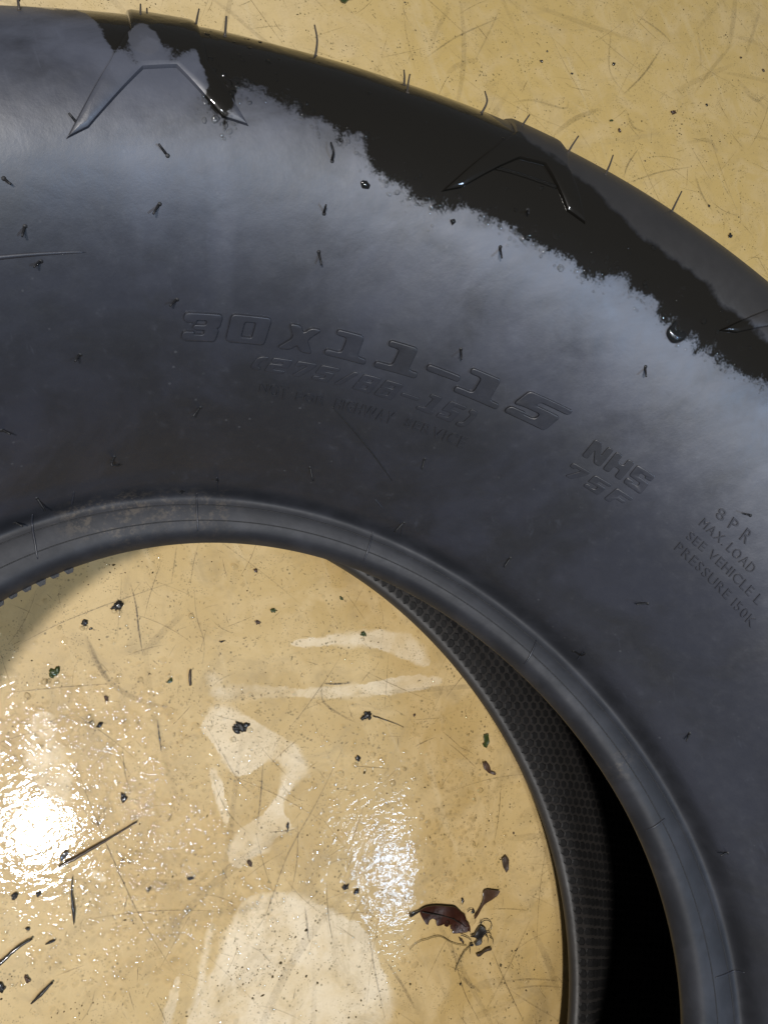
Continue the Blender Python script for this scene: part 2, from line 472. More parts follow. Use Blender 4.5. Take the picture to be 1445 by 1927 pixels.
DRY = [[(60, 1345), (80, 1335), (103, 1345), (110, 1375), (98, 1400), (118, 1400), (130, 1435), (138, 1465), (132, 1500), (112, 1512), (90, 1500), (66, 1480), (62, 1450), (45, 1432), (50, 1390)],
       [(385, 1345), (400, 1322), (440, 1330), (470, 1350), (505, 1372), (545, 1392), (575, 1425), (582, 1455), (560, 1465), (540, 1500), (532, 1525), (548, 1545), (556, 1560), (520, 1575), (508, 1600), (480, 1610),
        (445, 1640), (428, 1615), (432, 1585), (450, 1555), (490, 1540), (512, 1510), (530, 1480), (540, 1450), (525, 1432), (500, 1430), (480, 1455), (440, 1462), (425, 1440), (410, 1410), (375, 1370)],
       [(392, 1440), (410, 1450), (425, 1500), (434, 1550), (428, 1562), (412, 1520), (398, 1480)],
       [(452, 1700), (480, 1680), (560, 1680), (640, 1720), (690, 1745), (720, 1820), (755, 1935), (600, 1950), (365, 1950), (372, 1890), (400, 1820), (425, 1760)],
       [(345, 1945), (368, 1870), (385, 1780), (400, 1710), (404, 1712), (392, 1800), (380, 1880), (372, 1950)],
       [(300, 1945), (318, 1880), (335, 1830), (340, 1835), (330, 1890), (318, 1950)],
       [(540, 1208), (620, 1196), (700, 1186), (770, 1190), (800, 1220), (815, 1262), (760, 1240), (690, 1212), (620, 1214), (560, 1218)],
       [(395, 1296), (470, 1288), (560, 1298), (660, 1290), (740, 1276), (815, 1268), (838, 1284), (800, 1300), (720, 1308), (640, 1316), (540, 1310), (440, 1318), (400, 1312)],
       [(384, 1270), (400, 1262), (420, 1276), (412, 1292), (392, 1290)],
       [(168, 1638), (190, 1640), (205, 1652), (200, 1662), (178, 1655)],
       [(-60, 1400), (2, 1405), (6, 1430), (-10, 1450), (-60, 1450)]]
pale = np.full(fv.shape[0], -.05)
for d in DRY: pale = np.maximum(pale, sdf(d))
WET_IN = [[(70, 1385), (84, 1390), (80, 1410), (68, 1412)], [(98, 1440), (110, 1445), (108, 1458), (99, 1452)]]
for d in WET_IN: pale = np.minimum(pale, -sdf(d))


def blob(px, py, rad):
    g = gp(px, py); return np.exp(-((fv[:, 0] - g.x) ** 2 + (fv[:, 1] - g.y) ** 2) / (2 * rad * rad))


beads = np.clip(1.15 * blob(110, 1560, .055) + .7 * blob(330, 1650, .03) + .26 * blob(850, 1550, .014) + .12 * blob(800, 1480, .022) + .35 * blob(100, 1380, .05) + .6 * blob(100, 1800, .04), 0, 1)
outer = np.hypot(fv[:, 0], fv[:, 1]) > .30
beads = np.where(outer, beads * .2, beads)
# outside the tyre the floor dries out towards the far left
dryout = np.clip((.34 - fv[:, 0]) / .25, 0, 1) * np.clip((np.hypot(fv[:, 0], fv[:, 1]) - .30) / .05, 0, 1)
for nm, v in (('outer', outer.astype(float)), ('pale', pale), ('beads', beads), ('dryout', dryout)):
    a_ = fme.attributes.new(nm, 'FLOAT', 'POINT'); a_.data.foreach_set('value', v.astype(np.float32))


def floor_mat():
    M = NT('wet_cream_vinyl'); pos = M.n('ShaderNodeNewGeometry').outputs['Position']
    big = M.noise(pos, 7, 4, .55, .5)
    mid = M.noise(pos, 38, 5, .62, .8)
    grain = M.noise(pos, 750, 4, .7)
    c = M.mix(M.step(big, .35, .66), (.455, .308, .112), (.550, .395, .172))
    c = M.mix(M.math('MULTIPLY', M.attr('outer'), .75), c, (.60, .425, .150))
    c = M.mix(M.step(mid, .40, .72, 0, .45), c, (.66, .50, .265))
    # dry areas
    e = M.math('ADD', M.attr('pale'), M.math('ADD', M.math('MULTIPLY', M.math('SUBTRACT', M.noise(pos, 90, 6, .7, .3), .5), .0075),
                                             M.math('MULTIPLY', M.math('SUBTRACT', M.noise(pos, 480, 3, .6), .5), .0016)))
    soft = M.step(M.noise(pos, 28, 3, .6), .42, .70, .0004, .0042)
    dry = M.math('MULTIPLY', M.step(e, M.math('MULTIPLY', soft, -1.0), soft), M.step(M.noise(pos, 34, 5, .65, .6), .30, .60, .45, 1.0))
    drysoft = M.math('MULTIPLY', M.attr('dryout'), M.step(M.noise(pos, 9, 5, .6, .4), .35, .6, .45, .9))
    dryc = M.mix(M.noise(pos, 60, 4, .6), (.70, .58, .40), (.82, .71, .52))
    c = M.mix(M.math('MULTIPLY', dry, M.step(M.noise(pos, 15, 4, .6), .35, .65, .46, .80)), c, dryc)
    c = M.mix(drysoft, c, (.76, .60, .36))
    # faint streaks where it was wiped
    st = M.noise(M.mapping(pos, (90, 9, 1), (0, 0, .5)), 1.0, 4, .6, .2)
    c = M.mix(M.step(st, .56, .76, 0, .22), c, (.74, .62, .40))
    st2 = M.noise(M.mapping(pos, (7, 120, 1), (0, 0, -.35)), 1.0, 4, .65, .4)
    c = M.mix(M.step(st2, .58, .78, 0, .28), c, (.36, .27, .13))
    # grime: clouds and fine peppering
    gr = M.math('MULTIPLY', M.step(M.noise(pos, 26, 7, .72, 1.4), .46, .72, 0, .50), M.math('SUBTRACT', 1.0, M.math('MULTIPLY', M.attr('outer'), .55)))
    c = M.mix(gr, c, (.30, .22, .105))
    pep = M.vor(pos, 330)
    pm = M.math('MULTIPLY', M.step(pep, .14, .30, 1, 0), M.step(M.noise(pos, 45, 4, .7), .50, .64))
    pm2 = M.math('MULTIPLY', M.step(M.vor(pos, 800), .18, .30, 1, 0), M.step(M.noise(pos, 70, 4, .7), .46, .60))
    c = M.mix(M.math('MULTIPLY', pm, .80), c, (.11, .085, .03))
    c = M.mix(M.math('MULTIPLY', pm2, .7), c, (.15, .11, .045))
    c = M.mix(M.step(grain, .35, .75, 0, .16), c, (.36, .27, .14))
    wetm = M.math('MULTIPLY', M.math('SUBTRACT', 1.0, dry), M.math('SUBTRACT', 1.0, M.math('MULTIPLY', M.attr('dryout'), .85)))
    # water film lies in ripples and little beads
    r1 = M.noise(M.mapping(pos, (1, 1.7, 1), (0, 0, .5)), 190, 2, .50, .6)
    r2 = M.noise(pos, 520, 1, .5)
    flat = M.noise(pos, 34, 1, .5)
    hh = M.math('ADD', M.math('MULTIPLY', r1, 1.0), M.math('ADD', M.math('MULTIPLY', r2, .16), M.math('MULTIPLY', flat, 1.6)))
    bead_ = M.attr('beads')
    hh = M.math('MULTIPLY', hh, M.math('SUBTRACT', 1.0, M.math('MULTIPLY', M.step(bead_, .55, 1.0), .35)))
    cn = M.bump(hh, 1.0, .00019)
    # the film has drawn together into patches with dry gaps
    brk = M.math('ADD', M.noise(pos, 190, 5, .62, .9), M.math('MULTIPLY', M.noise(pos, 40, 2, .5), .35))
    brk = M.step(brk, .55, .575, .05, 1.0)
    bn = M.bump(grain, .35, .00012)
    M.princ(Base_Color=c, Roughness=M.step(mid, .3, .7, .42, .55), Normal=bn, Specular_IOR_Level=.35,
            Coat_Weight=M.math('MULTIPLY', M.math('MULTIPLY', wetm, brk), M.math('ADD', .13, M.math('MULTIPLY', bead_, .87))), Coat_Roughness=.03, Coat_IOR=1.6, Coat_Normal=cn)
    return M.m


M_FLOOR = floor_mat()
fme.materials.append(M_FLOOR)
floor = bpy.data.objects.new('floor', fme); COL.objects.link(floor); floor['kind'] = 'structure'

#%%MARKS
def mark_mat():
    M = NT('scuff_ink'); a = M.attr('ink'); sh = M.attr('tone')
    pos = M.n('ShaderNodeNewGeometry').outputs['Position']
    br = M.step(M.noise(pos, 700, 4, .75), .36, .60, .25, 1)
    p = M.princ(Base_Color=M.mix(sh, (.20, .14, .055), (.03, .026, .024)), Roughness=.5)
    tr = M.n('ShaderNodeBsdfTransparent'); mx = M.n('ShaderNodeMixShader')
    M.link(M.math('MULTIPLY', a, br), mx.inputs[0]); M.link(tr.outputs[0], mx.inputs[1]); M.link(p.outputs[0], mx.inputs[2])
    M.link(mx.outputs[0], M.out.inputs[0])
    return M.m


SV, SF, SI, ST = [], [], [], []


def strip(pts, w, ink, tone, z):
    n = len(pts); b = len(SV)
    for i, p in enumerate(pts):
        t = (pts[min(i + 1, n - 1)] - pts[max(i - 1, 0)]); t.normalize()
        nn = Vector((-t.y, t.x)); f = i / (n - 1)
        ww = w * (.25 + .75 * math.sin(PI * min(1, max(0, f))) ** .5)
        for s_ in (-1, 1):
            SV.append((p.x + nn.x * ww * s_ / 2, p.y + nn.y * ww * s_ / 2, z)); SI.append(ink * (.15 + .85 * math.sin(PI * f) ** .6)); ST.append(tone)
    for i in range(n - 1): SF.append((b + 2 * i, b + 2 * i + 1, b + 2 * i + 3, b + 2 * i + 2))


def rand_strip(x, y, a, L, w, ink, tone, z, curve=0.0):
    pts = []; n = max(4, int(L / .004)); p = Vector((x, y)); aa = a
    for i in range(n):
        pts.append(p.copy()); aa += curve / n + random.gauss(0, .012)
        p = p + Vector((math.cos(aa), math.sin(aa))) * (L / n)
    strip(pts, w, ink, tone, z)


for k in range(2600):
    L = min(.14, random.expovariate(1 / .018) + .004)
    a = random.choice([1.9, 1.9, 2.15, .9, .35, 2.7, random.uniform(0, PI)]) + random.gauss(0, .16)
    rand_strip(random.uniform(-.2, .7), random.uniform(-.28, .6), a, L, random.choice([.00025, .00032, .0004, .0005]), random.uniform(.18, .70), random.choice([0, 0, .1, .3, .7]), .0004 + .00001 * (k % 30), random.gauss(0, .4))
for k in range(3600):   # short dark flecks
    L = random.uniform(.0008, .0034)
    x, y = (random.uniform(-.2, .7), random.uniform(-.28, .6)) if k % 3 else (random.gauss(.05, .06), random.gauss(.1, .07))
    rand_strip(x, y, random.uniform(0, PI), L, random.uniform(.0003, .0006), random.uniform(.35, .95), random.choice([0, .2, .5]), .0010 + .00001 * (k % 9), random.gauss(0, .5))
for k in range(240):   # broad soft rubber smears
    rand_strip(random.uniform(-.2, .7), random.uniform(-.28, .6), random.choice([1.9, 2.3, 1.0, .4, 2.8]) + random.gauss(0, .25), random.uniform(.02, .12), random.uniform(.0012, .0060), random.uniform(.05, .17), .5, .0008 + .00001 * (k % 20), random.gauss(0, .25))


def px_strip(pts, w, ink, tone, z=.0011):
    P = smooth_path([gp(*p) for p in pts], 8); strip([Vector(p.xy) for p in P], w, ink, tone, z)


for pts, w, ink, tone in [
    ([(246, 1098), (256, 1140), (262, 1190), (269, 1232)], .0008, .75, .9), ([(230, 1080), (226, 1140), (220, 1210)], .0005, .4, .6),
    ([(296, 1352), (300, 1385), (304, 1415)], .0009, .9, 1), ([(333, 1025), (328, 1060), (322, 1100)], .0007, .35, .5), ([(374, 1022), (364, 1060), (358, 1100)], .0006, .35, .5),
    ([(365, 1100), (370, 1160), (384, 1210), (380, 1260)], .0007, .30, .8), ([(160, 1190), (178, 1240), (215, 1290), (270, 1320), (330, 1335)], .0028, .22, .6), ([(165, 1200), (190, 1260), (208, 1285)], .0022, .3, .6),
    ([(608, 1286), (632, 1287), (660, 1285)], .0010, .8, 1), ([(605, 1285), (608, 1320), (640, 1345), (670, 1360)], .0012, .35, .6), ([(0, 1305), (120, 1293), (230, 1285)], .0005, .5, .6),
    ([(730, 1225), (726, 1290), (722, 1340)], .0005, .4, .5), ([(736, 1220), (736, 1300)], .0004, .4, .5), ([(380, 1350), (420, 1420), (450, 1470), (490, 1505)], .0006, .3, .9),
    ([(495, 1430), (490, 1500), (483, 1560)], .0010, .45, .9), ([(655, 1385), (600, 1500), (540, 1610), (500, 1720), (470, 1760)], .0007, .45, .4), ([(560, 1540), (558, 1620), (545, 1690)], .0007, .4, .5),
    ([(480, 1560), (500, 1640), (530, 1720)], .0005, .4, .4), ([(845, 1760), (870, 1860), (905, 1930)], .0006, .5, .4), ([(925, 1790), (950, 1850), (985, 1925)], .0007, .6, .4), ([(1000, 1720), (960, 1810), (900, 1925)], .0006, .45, .4),
    ([(950, 1846), (1000, 1842), (1060, 1846)], .0006, .5, .4), ([(955, 1862), (1010, 1855), (1060, 1858)], .0005, .5, .4), ([(935, 1847), (1000, 1890), (1060, 1925)], .0005, .35, .4), ([(573, 1705), (577, 1740), (580, 1770)], .0010, .5, .8),
    ([(690, 1735), (705, 1830), (725, 1925)], .0008, .35, .8), ([(860, 1830), (880, 1850), (905, 1868)], .0022, .35, .6), ([(970, 1590), (1000, 1610)], .0025, .3, .6), ([(720, 1800), (760, 1860), (780, 1900)], .0016, .3, .6),
    ([(180, 1860), (170, 1895), (150, 1925)], .0006, .4, .4), ([(290, 1840), (330, 1770), (370, 1700)], .0005, .4, .4), ([(230, 1400), (235, 1450), (245, 1490)], .0006, .5, .6), ([(260, 1380), (285, 1420)], .0005, .5, .6),
    ([(590, 1040), (700, 1110)], .0004, .3, .4), ([(0, 1200), (60, 1130)], .0004, .3, .4), ([(55, 1110), (45, 1200)], .0005, .5, .5),
    ([(800, 110), (860, 70), (945, 32)], .0010, .40, .5), ([(890, 120), (920, 60), (940, 15)], .0012, .22, .5), ([(1245, 88), (1210, 140), (1170, 180)], .0014, .45, .6), ([(1150, 40), (1145, 130), (1175, 180)], .0010, .30, .6),
    ([(400, 0), (440, 30), (500, 80), (560, 110)], .0030, .16, .5), ([(840, 140), (860, 125), (900, 110)], .0040, .14, .5), ([(1040, 255), (1080, 225), (1130, 205)], .0040, .20, .6), ([(1030, 260), (1055, 250)], .0040, .18, .6),
    ([(1180, 345), (1240, 325), (1300, 315)], .0012, .35, .3), ([(1200, 280), (1180, 310), (1172, 335)], .0012, .5, .6), ([(1305, 330), (1320, 370), (1340, 400)], .0018, .35, .6), ([(1190, 25), (1240, 60), (1260, 80)], .0012, .4, .6),
    ([(960, 195), (1000, 190), (1060, 205), (1068, 190)], .0018, .20, .6), ([(1175, 205), (1190, 240), (1215, 250)], .0022, .25, .5), ([(1395, 170), (1420, 190), (1440, 180)], .0030, .2, .6),
    ([(1290, 270), (1330, 265), (1350, 290)], .0035, .16, .4)]:
    px_strip(pts, w, ink, tone)
sme = bpy.data.meshes.new('scuff_marks'); sme.from_pydata(SV, [], SF); sme.update()
for nm, v in (('ink', SI), ('tone', ST)):
    a_ = sme.attributes.new(nm, 'FLOAT', 'POINT'); a_.data.foreach_set('value', np.array(v, dtype=np.float32))
sme.materials.append(mark_mat())
o = bpy.data.objects.new('scuff_marks', sme); COL.objects.link(o)
tag(o, 'thin scratches and dark rubber scuffs scattered over the cream floor', 'scratches', kind='stuff')

# grit: thousands of low irregular specks
GV, GF = [], []


def speck(x, y, r, V, Fc, h=.4, z0=.0005):
    n = random.choice([4, 5, 6]); b = len(V); a0 = random.uniform(0, PI); st = random.uniform(.4, 1)
    for k in range(n):
        c = a0 + 2 * PI * k / n; q = r * random.uniform(.6, 1.1)
        u, v = math.cos(c) * q, math.sin(c) * q * st
        V.append((x + u * math.cos(a0) - v * math.sin(a0), y + u * math.sin(a0) + v * math.cos(a0), z0 - .0003))
    V.append((x, y, z0 + r * h))
    for k in range(n): Fc.append((b + k, b + (k + 1) % n, b + n))


cl = [(random.uniform(-.2, .7), random.uniform(-.28, .6), random.uniform(.008, .04)) for _ in range(60)]
for k in range(5200):
    if random.random() < .55:
        c = random.choice(cl); x, y = random.gauss(c[0], c[2]), random.gauss(c[1], c[2])
    else: x, y = random.uniform(-.2, .7), random.uniform(-.28, .6)
    speck(x, y, min(.0013, .00022 + random.expovariate(1 / .00020)), GV, GF)
GRIT = simple_mat('olive_grit', (.075, .055, .022), .6, .6, scale=90)
tag(mesh_obj('grit', GV, GF, GRIT), 'fine olive and brown grit peppered over the floor', 'grit', kind='stuff')

#%%TYREPARTS
M_LET = rubber('lettering_rubber', False, 1.0)
# ------------------------------------------------------------------ raised shapes on the tyre skin
def flat_mesh(polys, holes_even_odd=True, extrude=.0008, bevel=.0003, text=None, size=1.0):
    """outline(s) in metres or a text -> evaluated solid mesh (verts, faces)"""
    if text is not None:
        cu = bpy.data.curves.new('tmp', 'FONT'); cu.body = text; cu.size = size; cu.resolution_u = 3
    else:
        cu = bpy.data.curves.new('tmp', 'CURVE'); cu.dimensions = '2D'
        for P in polys:
            sp = cu.splines.new('POLY'); sp.points.add(len(P) - 1); sp.use_cyclic_u = True
            for i, p in enumerate(P): sp.points[i].co = (p[0], p[1], 0, 1)
    cu.fill_mode = 'BOTH'; cu.extrude = extrude; cu.bevel_depth = bevel; cu.bevel_resolution = 1; cu.offset = -bevel
    o = bpy.data.objects.new('tmp', cu); COL.objects.link(o)
    dg = bpy.context.evaluated_depsgraph_get(); dg.update()
    me = bpy.data.meshes.new_from_object(o.evaluated_get(dg))
    bpy.data.objects.remove(o); bpy.data.curves.remove(cu)
    return me


def chop(me, step):
    bm = bmesh.new(); bm.from_mesh(me); bpy.data.meshes.remove(me)
    bmesh.ops.remove_doubles(bm, verts=bm.verts, dist=1e-6)
    xs = [v.co.x for v in bm.verts]; ys = [v.co.y for v in bm.verts]
    for ax, lo, hi in ((0, min(xs), max(xs)), (1, min(ys), max(ys))):
        c = lo + step
        while c < hi:
            no = Vector((1, 0, 0)) if ax == 0 else Vector((0, 1, 0))
            bmesh.ops.bisect_plane(bm, geom=bm.verts[:] + bm.edges[:] + bm.faces[:], plane_co=no * c, plane_no=no, dist=1e-7)
            c += step
    return bm


def finish(bm, name, mat, parent, mapper, sharp=22):
    for v in bm.verts: v.co = mapper(v.co)
    bm.normal_update()
    for f in bm.faces: f.smooth = True
    for e in bm.edges:
        if len(e.link_faces) == 2 and e.calc_face_angle(0) > math.radians(sharp): e.smooth = False
    me = bpy.data.meshes.new(name); bm.to_mesh(me); bm.free(); me.materials.append(mat)
    o = bpy.data.objects.new(name, me); COL.objects.link(o); o.parent = parent
    return o


def chamf(P, c):
    """cut the corners of an outline"""
    out = []
    n = len(P)
    for i in range(n):
        a, b, d = (np.array(P[(i + k) % n], float) for k in (-1, 0, 1))
        u = a - b; v = d - b; lu, lv = np.linalg.norm(u), np.linalg.norm(v)
        cc = min(c, lu * .4, lv * .4)
        out += [tuple(b + u / lu * cc), tuple(b + (u / lu + v / lv) * cc * .3), tuple(b + v / lv * cc)]
    return out


G = {
 '3': [[(0, .66), (0, 1), (1, 1), (1, .56), (.93, .5), (1, .44), (1, 0), (0, 0), (0, .34), (.34, .34), (.34, .24), (.62, .24), (.62, .41), (.28, .41), (.28, .59), (.62, .59), (.62, .76), (.34, .76), (.34, .66)]],
 '0': [[(0, 0), (0, 1), (1, 1), (1, 0)], [(.36, .22), (.64, .22), (.64, .78), (.36, .78)]],
 'x': [[(0, 0), (.32, .5), (.04, 1), (.40, 1), (.52, .72), (.68, 1), (1, 1), (.70, .52), (.98, 0), (.62, 0), (.50, .28), (.34, 0)]],
 '1': [[(0, 0), (0, .21), (.38, .21), (.38, .80), (.10, .80), (.10, 1), (.76, 1), (.76, .21), (1, .21), (1, 0)]],
 '-': [[(0, 0), (0, 1), (1, 1), (1, 0)]],
 '5': [[(0, .38), (0, 1), (1, 1), (1, .80), (.36, .80), (.36, .64), (.92, .64), (.92, 0), (0, 0), (0, .28), (.34, .28), (.34, .20), (.58, .20), (.58, .44), (.2, .44)]],
 '2': [[(0, 0), (0, .6), (.62, .6), (.62, .78), (.34, .78), (.34, .68), (0, .68), (0, 1), (1, 1), (1, .42), (.36, .42), (.36, .22), (1, .22), (1, 0)]],
 '7': [[(.2, 0), (.62, .78), (.30, .78), (.30, .66), (0, .66), (0, 1), (1, 1), (1, .78), (.58, 0)]],
 '8': [[(0, 0), (0, .46), (.05, .5), (0, .56), (0, 1), (1, 1), (1, .56), (.95, .5), (1, .46), (1, 0)], [(.36, .2), (.64, .2), (.64, .4), (.36, .4)], [(.36, .62), (.64, .62), (.64, .8), (.36, .8)]],
 '(': [[(.2, 0), (0, .2), (0, .8), (.2, 1), (.6, 1), (.6, .8), (.34, .74), (.34, .26), (.6, .2), (.6, 0)]],
 ')': [[(.4, 0), (.6, .2), (.6, .8), (.4, 1), (0, 1), (0, .8), (.26, .74), (.26, .26), (0, .2), (0, 0)]],
 '/': [[(0, 0), (.55, 1), (.9, 1), (.35, 0)]],
 'N': [[(0, 0), (0, 1), (.34, 1), (.70, .45), (.70, 1), (1, 1), (1, 0), (.66, 0), (.30, .55), (.30, 0)]],
 'H': [[(0, 0), (0, 1), (.34, 1), (.34, .62), (.66, .62), (.66, 1), (1, 1), (1, 0), (.66, 0), (.66, .38), (.34, .38), (.34, 0)]],
 'S': [[(0, 0), (0, .3), (.34, .3), (.34, .22), (.64, .22), (.64, .40), (0, .40), (0, 1), (1, 1), (1, .70), (.66, .70), (.66, .78), (.36, .78), (.36, .60), (1, .60), (1, 0)]],
 'F': [[(0, 0), (0, 1), (1, 1), (1, .78), (.36, .78), (.36, .60), (.86, .60), (.86, .40), (.36, .40), (.36, 0)]],
}


def ts(px, py):
    h = hit(px, py); return np.array([h[0], h[1]])


def quad_map(q, w, h, zoff=0.0):
    """q: BL, BR, TR, TL pixels; returns mapper from flat mm coords to skin, plus real size"""
    bl, br, tr, tl = (ts(*p) for p in q)

    def f(co):
        u, v = co.x / w, co.y / h
        p = (1 - u) * (1 - v) * bl + u * (1 - v) * br + u * v * tr + (1 - u) * v * tl
        P, n = surf_pn(*p)
        return P + n * (co.z + zoff)
    return f


def qsize(q):
    P = [hit(*p)[2] for p in q]
    return (P[1] - P[0]).length * .5 + (P[2] - P[3]).length * .5, (P[3] - P[0]).length * .5 + (P[2] - P[1]).length * .5


def glyph(ch, q, h=.0009, name='raised_letter', cham=.0012, bev=.00028, label=None):
    w, ht = qsize(q)
    polys = [[(x * w, y * ht) for x, y in P] for P in G[ch]]
    polys = [chamf(P, cham if k == 0 else cham * .5) for k, P in enumerate(polys)]
    bm = chop(flat_mesh(polys, extrude=h, bevel=bev), .004)
    return finish(bm, name, M_LET, tyre, quad_map(q, w, ht))


BIG = [('3', (341, 638), (404, 640), (420, 590), (347, 586)), ('0', (424, 640), (496, 647), (512, 597), (436, 589)), ('x', (520, 652), (588, 664), (606, 619), (542, 606)),
       ('1', (609, 664), (686, 684), (704, 636), (628, 616)), ('1', (702, 688), (782, 710), (806, 660), (726, 636)), ('-', (800, 694), (862, 717), (868, 707), (806, 683)),
       ('1', (852, 734), (934, 769), (962, 722), (880, 687)), ('5', (946, 772), (1030, 812), (1078, 772), (996, 734))]
for ch, a, b, c, d in BIG: glyph(ch, (a, b, c, d), .0010)


def run(string, q, h, name='raised_letter', gap=.22, cham=.0007, bev=.0002, wide=None):
    """a line of block glyphs spread over the quad q (BL, BR, TR, TL)"""
    wid = [(.55 if c in '()' else .8 if c == '/' else .35 if c == ' ' else 1.0) for c in string]
    tot = sum(wid) + gap * (len(string) - 1); x = 0
    w, ht = qsize(q); base = quad_map(q, w, ht)
    for c, wd in zip(string, wid):
        if c != ' ':
            x0 = x / tot * w; gw = wd / tot * w / (.6 if c in '()' else .9 if c == '/' else 1)
            if c == '-': polys = [[(x0 + p[0] * gw, (.40 + p[1] * .2) * ht) for p in P] for P in G[c]]
            else: polys = [[(x0 + p[0] * gw, p[1] * ht) for p in P] for P in G[c]]
            polys = [chamf(P, cham if k == 0 else cham * .5) for k, P in enumerate(polys)]
            finish(chop(flat_mesh(polys, extrude=h, bevel=bev), .004), name, M_LET, tyre, base)
        x += wd + gap


run('(275/88-15)', ((468, 694), (872, 806), (904, 776), (486, 669)), .00032)
run('NHS', ((1094, 857), (1204, 930), (1232, 896), (1120, 826)), .00035, gap=.16)
run('75F', ((1056, 891), (1166, 958), (1192, 938), (1078, 870)), .0003, gap=.26)


def line(string, q, h=.0005, track=1.0):
    """lettering in plain sans capitals, one part per letter"""
    w, ht = qsize(q); base = quad_map(q, w, ht)
    probe = []
    for c in string:
        if c == ' ': probe.append(None); continue
        me = flat_mesh(None, text=c, extrude=0, bevel=0, size=1.0)
        xs = [v.co.x for v in me.vertices]; probe.append((min(xs), max(xs))); bpy.data.meshes.remove(me)
    cap = .70; sc = ht / cap; adv = []; x = 0
    for c, p in zip(string, probe):
        adv.append(x); x += (.30 if p is None else (p[1] - p[0]) + .17 * track)
    sx = w / (x - .17 * track)
    for c, p, a in zip(string, probe, adv):
        if p is None: continue
        me = flat_mesh(None, text=c, extrude=0.02, bevel=0.012, size=1.0)
        for v in me.vertices: v.co = Vector(((v.co.x - p[0] + a) * sx, v.co.y * sc, (1 if v.co.z > .016 else (.0 if v.co.z > -.005 else -1)) * h))
        finish(chop(me, .006), 'raised_letter', M_LET, tyre, base)


line('NOT', ((488, 738), (540, 752), (543, 727), (491, 721)), .0006)
line('FOR', ((556, 752), (608, 762), (612, 747), (560, 737)), .0006)
line('HIGHWAY', ((628, 767), (735, 798), (745, 776), (634, 749)), .0006)
line('SERVICE', ((760, 800), (870, 844), (880, 824), (768, 786)), .0006)
line('8', ((1345, 972), (1358, 982), (1368, 962), (1354, 953)), .0005)
line('P', ((1368, 992), (1380, 1001), (1392, 982), (1380, 972)), .0005)
line('R', ((1390, 1014), (1402, 1024), (1418, 1002), (1406, 992)), .0005)
line('MAX. LOAD', ((1314, 987), (1411, 1080), (1424, 1066), (1326, 974)), .00045)
line('SEE VEHICLE L', ((1290, 1012), (1424, 1139), (1437, 1124), (1301, 999)), .00045)
line('PRESSURE 150K', ((1268, 1033), (1412, 1181), (1424, 1167), (1280, 1019)), .00045)

# ---- shoulder lugs, raised blocks that run over the edge onto the tread
def lug(pts, name='shoulder_lug', h=.0002, shift=0.0, mat=None, bev=.0013):
    P = np.array(pts); c = P[:, 0].mean(); r = .33
    loc = [((c - t) * r, s) for t, s in P]
    bm = chop(flat_mesh([loc], extrude=h, bevel=bev), .0045)

    def f(co):
        t = c - co.x / r + shift; p, n = surf_pn(t, co.y); return p + n * co.z
    return finish(bm, name, mat or M_RUB, tyre, f, 28)


def add_wet(o):
    me = o.data; n = len(me.vertices); co = np.zeros(n * 3); me.vertices.foreach_get('co', co); co = co.reshape(-1, 3)
    t = np.arctan2(co[:, 1], co[:, 0]); t = (t + .3) % (2 * PI) - .3
    # nearest profile station
    rad = np.hypot(co[:, 0], co[:, 1]); out = np.zeros(n); out2 = np.zeros(n)
    nq = len(ARC[:int(np.argmin(abs(ARC - .5)))])
    for k in range(n):
        i = int(t[k] % (2 * PI) / (2 * PI) * NT_SEG) % NT_SEG
        d = (np.hypot(VV[i, :nq, 0], VV[i, :nq, 1]) - rad[k]) ** 2 + (VV[i, :nq, 2] - co[k, 2]) ** 2
        out[k] = wetv[i, int(np.argmin(d))]; out2[k] = wetu[i, int(np.argmin(d))]
    a = me.attributes.new('wet', 'FLOAT', 'POINT'); a.data.foreach_set('value', out.astype(np.float32))
    a = me.attributes.new('wetu', 'FLOAT', 'POINT'); a.data.foreach_set('value', out2.astype(np.float32))


LUG_PX = [(125, 262), (167, 241), (270, 131), (332, 128), (418, 222), (468, 238), (392, 120), (374, 55)]
L0 = [tuple(ts(*p)) for p in LUG_PX]
tl, tr_ = ts(262, 42), ts(374, 55)
L0 += [(tr_[0], tr_[1] + .05), (tl[0] , tl[1] + .05), tuple(ts(245, 60)), tuple(ts(205, 120))]
th_a = ts(300, 128)[0]; th_b = ts(995, 330)[0]
STEPA = (th_a - th_b)
nl = round(2 * PI / STEPA); STEPA = 2 * PI / nl
first = None
for k in range(nl):
    o = lug(L0, shift=-k * STEPA)
    add_wet(o)
# ---- the two fine ribs running round the bead band
for r0 in (.1992, .2050):
    i0 = int(np.argmin(np.abs(PROF[:40, 0] - r0) + (PROF[:40, 1] < .158) * 1)); s0 = ARC[i0]; path = []
    for k in range(361):
        p, n = surf_pn(-1.9 + k * 4.4 / 360, s0); path.append(p + n * .00002)
    V, Fc = tube_geo(path, .00024, 6); mesh_obj('rib_line', V, Fc, M_HAIR, tyre, True)

# ---- cross ridges of the bead band (mould joints)
def skin_ridge(t0, s0, t1, s1, r, name, n=24, mat=None, lift=0.0):
    path = []
    for i in range(n + 1):
        f = i / n; p, nn = surf_pn(t0 + (t1 - t0) * f, s0 + (s1 - s0) * f); path.append(p + nn * (lift))
    V, Fc = tube_geo(path, [r * (.4 + .6 * math.sin(PI * i / n) ** .5) for i in range(n + 1)], 6)
    return mesh_obj(name, V, Fc, mat or M_RUBD, tyre, True)


